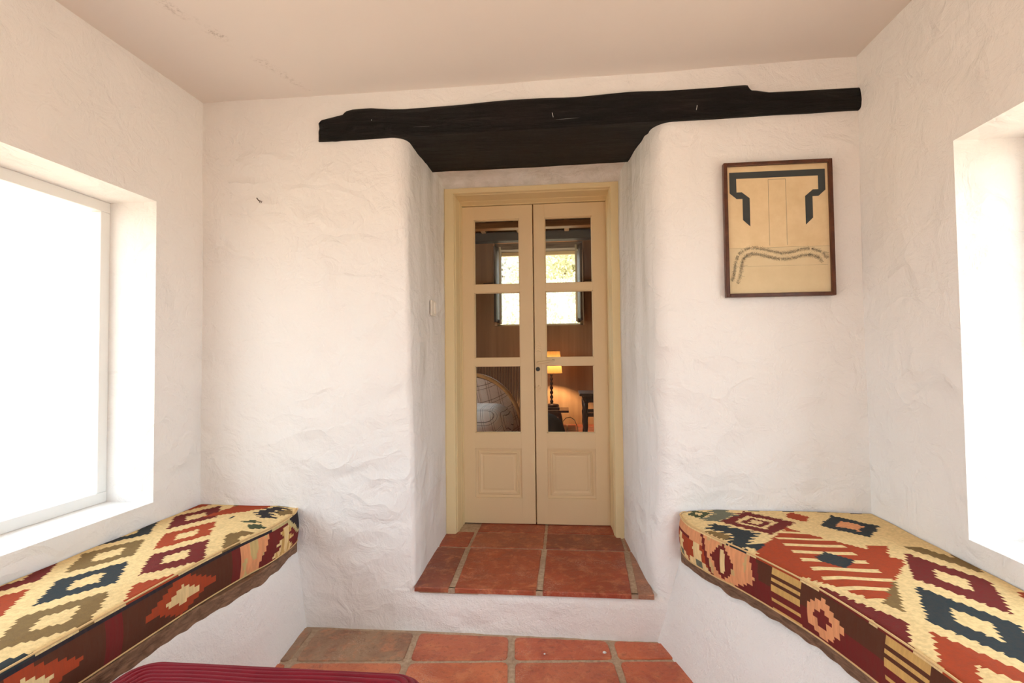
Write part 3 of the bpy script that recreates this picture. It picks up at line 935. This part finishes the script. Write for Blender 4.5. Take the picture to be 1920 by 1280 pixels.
LP = [(-1.062, -.88), (-1.058, -.93), (-1.050, -.98), (-1.035, -1.06), (-1.022, -1.14), (-1.016, -1.22), (-1.020, -1.3), (-1.040, -1.45), (-1.065, -1.6), (-1.07, -2.0), (-1.07, -2.5), (-1.07, -2.9)]
LD = [(-1.022, -.88), (-1.012, -.93), (-1.008, -.98), (-1.0, -1.06), (-.992, -1.14), (-.985, -1.22), (-.985, -1.3), (-.995, -1.45), (-1.01, -1.6), (-1.02, -2.0), (-1.02, -2.5), (-1.02, -2.9)]
bench('masonry_bench', RP, RD, WXR, .212, .163, 'white plastered bench with a worn board top, curving away right of the step')
bench('masonry_bench', LP, LD, WXL, .198, .152, 'white plastered bench with a worn board top at the left corner of the wall')
cushion('bench_cushion', RF, WXR - .005, .214, .362, right_top, right_side, 'kilim cushion with a maroon ringed diamond, on the right bench under the framed print')
cushion('bench_cushion', LF, WXL + .005, .200, .346, left_top, left_side, 'kilim cushion with a golden stepped figure on maroon, on the left bench')

# ------------------------------------------------------------------ red corduroy ottoman
def ottoman():
    r = empty('corduroy_ottoman', (-.55, -2.2, ZF)); tag(r, 'dark red corduroy ottoman at the bottom left, nearest the camera', 'ottoman')
    x0, x1, y0, y1, zt = -.95, -.138, -2.55, -1.915, .258
    def ring(ins, z, wob):
        R = max(.02, .10 - ins); pts = []
        for (cx, cy, a0) in ((x1 - ins - R, y1 - ins - R, 0), (x0 + ins + R, y1 - ins - R, 1), (x0 + ins + R, y0 + ins + R, 2), (x1 - ins - R, y0 + ins + R, 3)):
            for k in range(13):
                a = (a0 + k / 12) * math.pi / 2; pts.append((cx + R * math.cos(a), cy + R * math.sin(a)))
        res = []
        n = len(pts)
        for i in range(n):
            a, b = Vector(pts[i]), Vector(pts[(i + 1) % n]); L = (b - a).length; m = 1 if L < .05 else 24
            for k in range(m):
                p = a.lerp(b, k / m)
                w = noise.noise(Vector((p.x * 4, p.y * 4, 2))) * wob
                res.append((p.x, p.y, z, w))
        return res
    rows = []
    nin = 150
    base = [(0.0, ZF + .05), (0, ZF + .1), (0, .10), (0, .16)]
    for ins, z in base: rows.append([(a, b, c) for a, b, c, w in ring(ins, z, 0)])
    # shoulder and top: ribs run along the rim in concentric bands
    m = 176; Lt = .33
    for k in range(m):
        d = k / m * Lt
        R = .06
        if d < R * math.pi / 2:
            a = d / R; ins0, z0 = R * (1 - math.cos(a)), .198 + R * math.sin(a); nz, nh = math.sin(a), -math.cos(a)
        else: ins0, z0, nz, nh = R + d - R * math.pi / 2, .258, 1, 0
        row = []
        for (px, py, pz, w) in ring(min(ins0, .30), z0, .030):
            ph = (d + w) / .0165; fr = ph - math.floor(ph)
            h = .0075 * math.sin(math.pi * fr) ** .5
            row.append((px, py, z0 + h * nz))
        rows.append(row)
    mb = MB(); mb.grid(rows, 0, True, True)
    n = len(rows[0]); e = (len(rows) - 1) * n
    mb.f.append(tuple(e + k for k in range(n))); mb.mi.append(0); mb.sm.append(True); mb.col.append(None)
    m_ = N('red_corduroy'); nn = m_.noise(220, 3)
    c = m_.mix(m_.noise(12, 3), lin((126, 22, 36)), lin((104, 16, 28)))
    mb.build('ribbed_cover', m_.fin(c, .85, m_.bump(nn, .3, .002), .15, Sheen_Weight=.08), r)
    fw = wood('ottoman_feet_wood', (.05, .025, .015), (.09, .045, .025))
    for x, y in ((x0 + .08, y0 + .08), (x1 - .08, y0 + .08), (x0 + .08, y1 - .08), (x1 - .08, y1 - .08)):
        f = MB(); f.tube([(x, y, ZF), (x, y, ZF + .06)], [.018, .024], 14); f.build('foot', fw, r)
    b = MB(); b.box(x0 + .02, x1 - .02, y0 + .02, y1 - .02, ZF + .045, ZF + .06); b.build('base_board', fw, r)
ottoman()

for (x, y, r_, lb) in ((.085, -1.040, .0045, 'tiny white plaster crumb on the floor tile below the middle of the step'), (.332, -1.010, .008, 'small white plaster flake on the floor tile below the right of the step')):
    mb = MB(); mb.lathe([(r_, 0), (r_ * .95, r_ * .25), (r_ * .6, r_ * .5), (0, r_ * .6)], (x, y, ZF + .001), 9)
    tag(mb.build('plaster_crumb', MAT['step']), lb, 'crumb', 'plaster crumbs on the floor')

# ------------------------------------------------------------------ bedroom beyond the door
def bedwall():
    m = N('tan_bedroom_plaster'); v = m.map((6, 6, .25)); n = m.noise(1.0, 4, .6, v); n2 = m.noise(3, 4)
    c = m.mix(m.ramp(n, [(.35, 0.0), (.65, 1.0)]), lin((192, 148, 106)), lin((164, 122, 86)))  # curtain reflections of the door panes painted into the wall colour as streaks
    return m.fin(c, .85, m.bump(n2, .4, .02), .15)
MAT['bed_wall'] = bedwall()
BX0, BX1, BY1, BZ = -2.3, 2.2, 4.8, 3.12
wx0, wx1, wz0, wz1 = -.89, .50, 1.535, 2.86
mb = MB()
mb.box(BX0 - .2, wx0, BY1, BY1 + .5, -.05, BZ, bev=.02); mb.box(wx1, BX1 + .2, BY1, BY1 + .5, -.05, BZ, bev=.02)
mb.box(wx0 - .03, wx1 + .03, BY1, BY1 + .5, -.05, wz0, bev=.01); mb.box(wx0 - .03, wx1 + .03, BY1, BY1 + .5, wz1, BZ)
tag(mb.build('wall_bedroom_far', MAT['bed_wall']), kind='structure')
mb = MB(); mb.box(BX0 - .2, BX0, .08, .3, -.05, BZ); mb.box(BX0 - .2, BX0, 2.6, BY1 + .1, -.05, BZ); mb.box(BX0 - .2, BX0, .3, 2.6, -.05, .9); mb.box(BX0 - .2, BX0, .3, 2.6, 2.7, BZ); tag(mb.build('wall_bedroom_left', MAT['bed_wall']), kind='structure')
mb = MB(); mb.box(BX1, BX1 + .2, .08, BY1 + .1, -.05, BZ); tag(mb.build('wall_bedroom_right', MAT['bed_wall']), kind='structure')
mb = MB()
mb.box(BX0, -.53, .081, .14, -.05, BZ); mb.box(.53, BX1, .081, .14, -.05, BZ); mb.box(-.54, .54, .081, .14, 2.04, BZ)
tag(mb.build('wall_bedroom_near', MAT['bed_wall']), kind='structure')
mb = MB(); mb.box(BX0 - .2, BX1 + .2, .1, BY1 + .5, -.06, -.008, 0)
for i in range(11):
    for j in range(12):
        x, y = BX0 + i * .42, .12 + j * .4
        mb.box(x + .01, x + .41, y + .01, y + .39, -.02, -.003, 1, col=STC[(i + j) % 4])
tag(mb.build('floor_bedroom', [MAT['grout'], MAT['tile']]), kind='structure')
mb = MB(); mb.box(BX0 - .2, BX1 + .2, .08, BY1 + .5, BZ, BZ + .1)
tag(mb.build('ceiling_bedroom', wood('dark_ceiling_boards', (.003, .002, .0015), (.009, .005, .0035), (14, 1, 14))), kind='structure')
rw = wood('pale_rafter_wood', (.30, .21, .13), (.48, .36, .24), (14, 1, 14))
for x in (-1.55, -1.02, -.47, .255, .80, 1.4):
    mb = MB(); mb.box(x - .035, x + .035, .14, BY1, 2.962, BZ + .01, bev=.004)
    tag(mb.build('ceiling_rafter', rw), 'pale squared rafter running front to back under the bedroom ceiling boards', 'rafter', 'bedroom ceiling rafters')
mb = MB(); mb.box(BX0 + .01, BX1 - .01, 3.95, 4.10, 2.868, 2.962, bev=.012)
tag(mb.build('cross_beam', wood('honey_beam', (.16, .07, .025), (.32, .16, .065), (1, 14, 14), .5)), 'honey brown cross beam carrying the rafters, seen through the top panes', 'beam')
mb = MB(); mb.box(BX0 + .01, BX1 - .01, 4.64, 4.80, 2.845, 2.985, bev=.01)
tag(mb.build('window_lintel', wood('slate_painted_beam', (.045, .048, .05), (.075, .078, .08), (1, 10, 10), .6)), 'slate grey beam along the wall top above the bedroom window', 'beam')

# bedroom window
def bedroom_window():
    r = tag(empty('window_3', ((wx0 + wx1) / 2, 5.15, wz0)), kind='structure')
    y0, y1 = 5.12, 5.18; w = .05
    mb = MB()
    mb.box(wx0, wx1, y0, y1, wz1 - .16, wz1 - .10, bev=.004); mb.box(wx0, wx1, y0, y1, wz0, wz0 + .045, bev=.004)
    mb.box(wx0, wx0 + w, y0, y1, wz0, wz1 - .1, bev=.004); mb.box(wx1 - w, wx1, y0, y1, wz0, wz1 - .1, bev=.004)
    mb.build('window_frame', plain('cream_window_paint', lin((222, 208, 170)), .5), r)
    mb = MB(); mb.box(wx0, wx1, 4.9, y1, wz1 - .10, wz1 + .01); mb.build('wood_head', wood('weathered_grey_oak', (.10, .085, .07), (.24, .21, .18), (1, 14, 14), .7), r)
    sh = wood('brown_grey_shutter_wood', (.035, .022, .014), (.065, .044, .028), (14, 14, 1), .6)
    cs = plain('pale_casement_paint', lin((200, 196, 170)), .5)
    for s, xh in ((1, wx0 + .06), (-1, wx1 - .06)):
        # casement leaf folded back, then the dark shutter in front of it
        for kind, yh, ln, ang, mat, th in (('casement', 5.12, .50, 84, cs, .028), ('shutter', 4.98, .46, 72, sh, .03)):
            a = math.radians(ang); dx, dy = s * math.cos(a) * (1 if kind == 'casement' else -.3), -math.sin(a)
            x_h = xh if kind == 'casement' else xh + s * .02
            mb = MB(); zb, zt2 = wz0 + .05, wz1 - .11
            def board(u0, u1, za, zb_):
                p = [Vector((x_h + dx * u, yh + dy * u, 0)) for u in (u0, u1)]
                nn = Vector((-dy, dx, 0)).normalized() * th / 2
                vs = [p[0] - nn, p[1] - nn, p[1] + nn, p[0] + nn]
                vs = [(v.x, v.y, z) for z in (za, zb_) for v in vs]
                mb.add(vs, [(0, 3, 2, 1), (4, 5, 6, 7), (0, 1, 5, 4), (1, 2, 6, 5), (2, 3, 7, 6), (3, 0, 4, 7)])
            if kind == 'casement':
                board(0, .05, zb, zt2); board(ln - .05, ln, zb, zt2); board(.05, ln - .05, zb, zb + .05); board(.05, ln - .05, zt2 - .05, zt2); board(.05, ln - .05, (zb + zt2) / 2 - .012, (zb + zt2) / 2 + .012)
            else:
                for k in range(4): board(k * ln / 4 + .002, (k + 1) * ln / 4 - .002, zb, zt2)
            mb.build(kind, mat, r)
    mb = MB(); mb.tube([(wx0 - .02, 4.79, 2.215), (wx0 - .10, 4.76, 2.21), (wx0 - .17, 4.76, 2.205)], .007, 6); mb.build('hold_back_hook', MAT['black'], r)
    mb = MB(); mb.tube([(wx1 + .02, 4.79, 2.225), (wx1 + .10, 4.76, 2.22), (wx1 + .17, 4.76, 2.225)], .007, 6); mb.build('hold_back_hook', MAT['black'], r)
bedroom_window()
def left_window():
    x = BX0 - .12; r = tag(empty('window_4', (x, 1.45, .8)), kind='structure'); w = .05; mb = MB()
    for a, b, za, zb_ in ((.3, 2.6, .9, .9 + w), (.3, 2.6, 2.7 - w, 2.7), (.3, .3 + w, .9, 2.7), (2.6 - w, 2.6, .9, 2.7), (1.425, 1.475, .9, 2.7)):
        mb.box(x - .025, x + .025, a, b, za, zb_)
    mb.build('window_frame', MAT['casing'], r)
    for a, b in ((.35, 1.425), (1.475, 2.55)):
        mb = MB(); mb.box(x - .003, x + .003, a, b, .95, 2.65); mb.build('window_pane', MAT['glass'], r)
left_window()

# table lamp, its stand and cable
DK = wood('dark_turned_walnut', (.022, .008, .005), (.075, .026, .014), (10, 10, 2), .3, .1, 4)
def lamp():
    x, y, zb = -.003, 4.35, .314
    r = empty('table_lamp', (x, y, zb)); tag(r, 'lit table lamp with pleated orange shade and turned dark wood stem', 'lamp')
    mb = MB(); mb.lathe([(0, 0), (.100, 0), (.108, .014), (.100, .034), (.068, .041), (.02, .048), (0, .048)], (x, y, zb), 28); mb.build('lamp_base', DK, r)
    mb = MB(); prof = []
    nb = 6; z = .04; Lb = .0665
    for k in range(nb):
        for j in range(8):
            t = j / 8; prof.append((.010 + .0155 * math.sin(math.pi * t) ** 1.2, z + Lb * t))
        z += Lb
    prof += [(.009, z), (.018, z + .01), (.022, z + .03), (.016, z + .04), (.008, z + .05), (.008, z + .08), (0, z + .08)]
    mb.lathe(prof, (x, y, zb), 20); mb.build('turned_stem', DK, r)
    mb = MB(); rows = []; n = 140
    z0, z1 = .799, 1.124
    for k in range(9):
        t = k / 8; R = .158 + (.128 - .158) * t
        rows.append([(x + (R + .0022 * math.cos(math.pi * j)) * math.cos(2 * math.pi * j / n), y + (R + .0022 * math.cos(math.pi * j)) * math.sin(2 * math.pi * j / n), z0 + (z1 - z0) * t) for j in range(n)])
    mb.grid(rows, 0, True, True)
    sm = N('pleated_silk_shade'); t = sm.t
    v = sm.math('ADD', sm.math('MULTIPLY', sm.noise(55, 2, .5, sm.map((1, 1, .02))), .6), .55)
    col = sm.mix(v, (.030, .0135, .004), (.066, .033, .0105))
    di = t.nodes.new('ShaderNodeBsdfDiffuse'); tl = t.nodes.new('ShaderNodeBsdfTranslucent'); mx = t.nodes.new('ShaderNodeMixShader')
    sm.set(di.inputs[0], col); sm.set(tl.inputs[0], col); mx.inputs[0].default_value = .62
    t.links.new(di.outputs[0], mx.inputs[1]); t.links.new(tl.outputs[0], mx.inputs[2]); t.links.new(mx.outputs[0], t.nodes['Material Output'].inputs['Surface'])
    sh = mb.build('pleated_shade', sm.m, r)
    tb = plain('shade_binding', (.12, .04, .015), .8)
    for zz, R in ((z0, .1605), (z1, .1305)):
        mb = MB(); mb.tube([(x + R * math.cos(2 * math.pi * k / 40), y + R * math.sin(2 * math.pi * k / 40), zz) for k in range(41)], .0035, 6, cap=False); mb.build('shade_trim', tb, sh)
    mb = MB(); mb.lathe([(0, -.03), (.014, -.02), (.020, .0), (.019, .014), (.010, .024), (0, .026)], (x, y, .862), 16)
    bm_ = N('glowing_bulb'); bm_.b.inputs['Emission Color'].default_value = (1, .62, .28, 1); bm_.b.inputs['Emission Strength'].default_value = 12
    mb.build('bulb', bm_.m, r)
    l = bpy.data.lights.new('lamp_glow', 'POINT'); l.energy = 66; l.color = (1, .68, .38); l.shadow_soft_size = .025
    o = bpy.data.objects.new('lamp_glow', l); COL.objects.link(o); o.parent = r; o.location = (0, 0, .928 - zb)
lamp()
def nightstand():
    r = empty('side_table', (-.02, 4.35, 0)); tag(r, 'dark wooden side table with splayed legs under the lit lamp', 'table')
    mb = MB(); mb.box(-.30, .243, 4.12, 4.60, .247, .278, bev=.004); mb.build('table_top', DK, r)
    mb = MB(); mb.box(-.16, .111, 4.2, 4.49, .2785, .3135, bev=.003)
    o = mb.build('lamp_block', DK, r)
    mb = MB(); mb.box(-.15, .105, 4.2, 4.5, .18, .248, bev=.003); mb.build('apron', DK, r)
    for sx_ in (-1, 1):
        for sy in (-1, 1):
            cx, cy = -.015 + sx_ * .11, 4.35 + sy * .12
            mb = MB(); mb.tube([(cx, cy, .248), (cx + sx_ * .03, cy + sy * .02, .13), (cx + sx_ * .055, cy + sy * .035, 0)], [.028, .024, .018], 10); mb.build('leg', DK, r)
    mb = MB(); mb.tube([(.16, 4.66, .06), (.20, 4.66, .11), (.27, 4.64, .125), (.33, 4.6, .09), (.36, 4.5, .02), (.365, 4.4, .005), (.36, 3.9, .005), (.38, 3.4, .005)], .006, 6)
    tag(mb.build('lamp_cable', MAT['black']), 'thin black lamp cable looping down beside the side table', 'cable')
nightstand()
def desk():
    r = empty('writing_desk', (.7, 2.4, 0)); tag(r, 'dark carved wooden table at the right edge of the bedroom view', 'table')
    mb = MB(); mb.box(.34, 1.25, 2.24, 2.80, .622, .648, bev=.006); mb.build('table_top', DK, r)
    mb = MB(); mb.box(.385, 1.20, 2.30, 2.74, .55, .623, bev=.004); mb.build('apron', DK, r)
    for x in (.405, 1.17):
        for y in (2.31, 2.72):
            mb = MB(); mb.lathe([(0, 0), (.024, 0), (.026, .05), (.018, .10), (.022, .2), (.017, .24), (.026, .3), (.022, .36), (.028, .42), (.020, .45), (.027, .50), (.027, .56), (0, .56)], (x, y, 0), 14); mb.build('leg', DK, r)
    mb = MB(); mb.box(.41, 1.17, 2.295, 2.325, .40, .44, bev=.004); mb.box(.41, 1.17, 2.705, 2.735, .40, .44, bev=.004); mb.build('stretcher', DK, r)
    for s in (0,):
        mb = MB()
        mb.tube([(.372, 2.27, .62), (.385, 2.265, .585), (.405, 2.262, .56), (.43, 2.262, .555), (.44, 2.265, .58)], [.008, .011, .012, .009, .006], 8)
        mb.build('carved_bracket', DK, r)
desk()
def pouf():
    mb = MB(); rows = []
    cx, cy, R, H = -.09, 2.42, .285, .43
    for k in range(20):
        a = k / 19 * math.pi / 2; rr = R * (math.cos(a) ** .62 if k < 19 else 0) ; z = H * (.25 + .75 * math.sin(a)) 
        rows.append([(cx + rr * (1 + .015 * math.cos(8 * t)) * math.cos(t), cy + rr * (1 + .015 * math.cos(8 * t)) * math.sin(t), z) for t in [2 * math.pi * j / 48 for j in range(48)]])
    rows.insert(0, [(cx + R * .93 * math.cos(t), cy + R * .93 * math.sin(t), 0) for t in [2 * math.pi * j / 48 for j in range(48)]])
    mb.grid(rows, 0, True, True)
    tag(mb.build('round_pouf', plain('charcoal_upholstery', (.045, .047, .05), .85, .1, .3, 120)), 'charcoal grey rounded pouf in front of the side table', 'pouf')
pouf()

# bed: white checked cover over the mattress, arched end with plaid throw
def plaidmat(name, c1, c2, line, sc):
    m = N(name); sep = m.n('SeparateXYZ'); m.set(sep.inputs[0], m.tc.outputs['Object'])
    def stripes(axis, period, wd, off=0.0):
        f = m.math('FRACT', m.math('ADD', m.math('DIVIDE', axis, period), off))
        return m.math('LESS_THAN', f, wd)
    u = m.math('ADD', sep.outputs[0], m.math('MULTIPLY', sep.outputs[2], .25)); v = m.math('ADD', sep.outputs[1], m.math('MULTIPLY', sep.outputs[2], -1.0))
    lines = m.math('MAXIMUM', m.math('MAXIMUM', stripes(u, sc, .04), stripes(u, sc, .03, .78)), m.math('MAXIMUM', stripes(v, sc, .04), stripes(v, sc, .03, .78)))
    wide = m.math('MAXIMUM', stripes(u, sc * 2, .25, .3), stripes(v, sc * 2, .25, .3))
    c = m.mix(m.math('MULTIPLY', wide, .55), c1, c2); c = m.mix(m.math('MULTIPLY', lines, .8), c, line)
    return m.fin(c, .9, m.bump(m.noise(20, 4), .5, .02), .1)
def bed():
    r = empty('bed', (-.95, 1.9, 0)); tag(r, 'bed with white checked cover and arched end, behind the lower left pane', 'bed')
    bm = bmesh.new(); bmesh.ops.create_cube(bm, size=1)
    for v in bm.verts: v.co = Vector((-.95 + v.co.x * 1.24, 1.66 + v.co.y * .86, .30 + v.co.z * .56))
    bmesh.ops.bevel(bm, geom=bm.edges[:], offset=.17, segments=8, affect='EDGES', profile=.5)
    bmesh.ops.subdivide_edges(bm, edges=[e for e in bm.edges if e.calc_length() > .1], cuts=6, use_grid_fill=True)
    for v in bm.verts: v.co += Vector((1, 1, 1)) * .012 * noise.noise(v.co * 5)
    mb = MB(); mb.bm(bm); mb.build('checked_cover', plaidmat('white_checked_cotton', (.90, .81, .75), (.84, .68, .60), (.16, .10, .09), .085), r)
    # arched end panel
    def arch(R0, R1, y0, y1, n=40):
        cx, cz, a, b = -.80, .18, .57, .70; P = []
        rows = []
        for k in range(n + 1):
            t = math.pi * k / n; ca, sa = math.cos(t), math.sin(t) ** .9 if math.sin(t) > 0 else 0
            rows.append([(cx + (a + d) * ca, y, cz + (b + d) * sa) for d, y in ((R0, y0), (R1, y0), (R1, y1), (R0, y1))])
        return rows
    mb = MB(); mb.grid(arch(-.035, .0, 2.08, 2.16), 0, True, True)
    mb.build('arched_rail', wood('honey_orange_bentwood', (.42, .17, .05), (.60, .28, .09), (4, 4, 4), .35), r)
    mb = MB(); rows = []
    for i in range(17):
        s = i / 16; row = []
        for k in range(41):
            t = math.pi * k / 40
            bulge = .16 * (1 - s ** 2.0); yy = 2.10 - bulge
            row.append((-.80 + .545 * s * math.cos(t), yy, .16 + .675 * s * (math.sin(t) ** .9 if math.sin(t) > 0 else 0)))
        rows.append(row)
    mb.grid(rows, 0, True, flip=True)
    mb.build('plaid_throw', plaidmat('peach_plaid_throw', (.62, .42, .32), (.70, .54, .44), (.12, .06, .04), .11), r)
    mb = MB(); fw = DK
    for x in (-1.5, -.42):
        for y in (1.3, 2.05):
            l = MB(); l.tube([(x, y, 0), (x, y, .10)], .03, 10); l.build('leg', fw, r)
bed()
def screen():
    r = empty('slatted_screen', (-.6, 2.72, 0)); tag(r, 'brown slatted screen standing behind the bed', 'screen')
    m = wood('brown_slats', (.10, .045, .025), (.20, .10, .055), (8, 8, 1), .5)
    mb = MB()
    for k in range(64):
        x = -1.35 + k * .0185; mb.tube([(x, 2.74, .04), (x, 2.74, 1.0)], .006, 5)
    mb.build('slats', m, r)
    for za, zb in ((.99, 1.025), (0, .05)):
        mb = MB(); mb.box(-1.38, -.16, 2.72, 2.76, za, zb, bev=.004); mb.build('rail', m, r)
screen()

# ------------------------------------------------------------------ outdoors
def groundmat():
    m = N('sunny_patio_ground'); n = m.noise(1.5, 6, .6)
    return m.fin(m.ramp(n, [(.3, (.48, .38, .28)), (.7, (.62, .50, .385))]), .9, None, .1)
mb = MB()
for (x0, x1, y0, y1) in ((-60, 60, -60, -5.2), (-60, -1.89, -5.2, .1), (1.79, 60, -5.2, .1), (-60, -2.5, .1, 60), (2.4, 60, .1, 60), (-2.5, 2.4, 5.3, 60)):
    mb.box(x0, x1, y0, y1, -.6, -.26)
tag(mb.build('ground', groundmat()), kind='structure')

def leafmat(name, a, b):
    m = N(name); n = m.noise(2.5, 3); t = m.t
    col = m.ramp(n, [(.35, a), (.65, b)])
    di = t.nodes.new('ShaderNodeBsdfDiffuse'); tl = t.nodes.new('ShaderNodeBsdfTranslucent'); mx = t.nodes.new('ShaderNodeMixShader'); mx.inputs[0].default_value = .35
    m.set(di.inputs[0], col); m.set(tl.inputs[0], col)
    t.links.new(di.outputs[0], mx.inputs[1]); t.links.new(tl.outputs[0], mx.inputs[2]); t.links.new(mx.outputs[0], t.nodes['Material Output'].inputs['Surface'])
    return m.m
def leaves(mb, rnd, pf, n, s0, s1):
    for k in range(n):
        p = pf(rnd); s = rnd.uniform(s0, s1)
        a = Vector((rnd.gauss(0, 1), rnd.gauss(0, 1), rnd.gauss(0, 1))).normalized(); b = a.orthogonal().normalized()
        if rnd.random() < .5: b = a.cross(b)
        mb.add([p - a * s, p + b * s * .45, p + a * s, p - b * s * .45], [(0, 1, 2, 3)])
rnd = random.Random(11)
r = empty('garden_hedge', (-.5, 9, -.26)); tag(r, 'clipped pale green garden hedge seen in the lower half of the bedroom window', 'hedge')
mb = MB(); leaves(mb, rnd, lambda q_: Vector((q_.uniform(-4, 3), 8.8 + q_.uniform(-.25, .25), q_.uniform(-.2, 2.75) if q_.random() < .9 else 2.8)), 16000, .03, .06)
mb.build('foliage', leafmat('hedge_leaf', (.50, .52, .34), (.78, .77, .60)), r)
mb = MB(); mb.box(-4, 3, 8.85, 9.15, -.25, 2.7); mb.build('hedge_core', plain('hedge_twigs', (.58, .56, .42), .9), r)
def tree(name, x, y, h, R, mat, label, n):
    r = empty(name, (x, y, -.26)); tag(r, label, 'tree', 'garden trees')
    mb = MB(); mb.tube([(x, y, -.26), (x + .1, y, h * .4), (x - .05, y, h * .8)], [.16, .12, .06], 10); mb.build('trunk', plain('bark', (.22, .16, .11), .9), r)
    cl = [Vector((x + rnd.gauss(0, R * .45), y + rnd.gauss(0, R * .4), h * .55 + rnd.uniform(0, h * .5))) for _ in range(16)]
    def pf(q_):
        c = q_.choice(cl); d = Vector((q_.gauss(0, 1), q_.gauss(0, 1), q_.gauss(0, 1))).normalized(); return c + d * R * .34 * q_.random() ** .3
    mb = MB(); leaves(mb, rnd, pf, n, .05, .12); mb.build('crown', mat, r)
tree('garden_tree', .3, 13, 5.2, 2.0, leafmat('olive_leaf', (.52, .50, .30), (.76, .73, .52)), 'yellow-green tree beyond the hedge, right side of the bedroom window', 9000)
tree('garden_tree', -2.2, 17, 6.5, 2.6, leafmat('grey_leaf', (.50, .50, .44), (.68, .67, .60)), 'hazy grey-green tree beyond the hedge, left side of the bedroom window', 8000)
def agave():
    mb = MB(); cx, cy, z = .42, 7.3, -.26
    rows = []
    for k in range(16):
        a = k * 2.4; L = 2.15 + .2 * math.sin(k * 3); tilt = .05 + .018 * k
        d = Vector((math.cos(a), math.sin(a), 0)); sd = Vector((-math.sin(a), math.cos(a), 0)); pl, pr = [], []
        for j in range(9):
            t = j / 8; p = Vector((cx, cy, z)) + d * (tilt * L * t + .12 * t * t) + Vector((0, 0, L * t * (1 - .08 * t * tilt)))
            w = .055 * (1 - t) ** .6 + .002
            pl.append(p - sd * w + d * .01); pr.append(p + sd * w + d * .01); rows.append(None)
        mid = [Vector((cx, cy, z)) + d * (tilt * L * (j / 8) + .12 * (j / 8) ** 2 - .012) + Vector((0, 0, L * (j / 8) * (1 - .08 * (j / 8) * tilt))) for j in range(9)]
        mb.grid([[pl[j], mid[j], pr[j]] for j in range(9)], 0, True)
    tag(mb.build('agave_plant', leafmat('agave_leaf', (.62, .68, .50), (.78, .80, .66))), 'tall pale bladed plant just outside the bedroom window', 'plant')
agave()
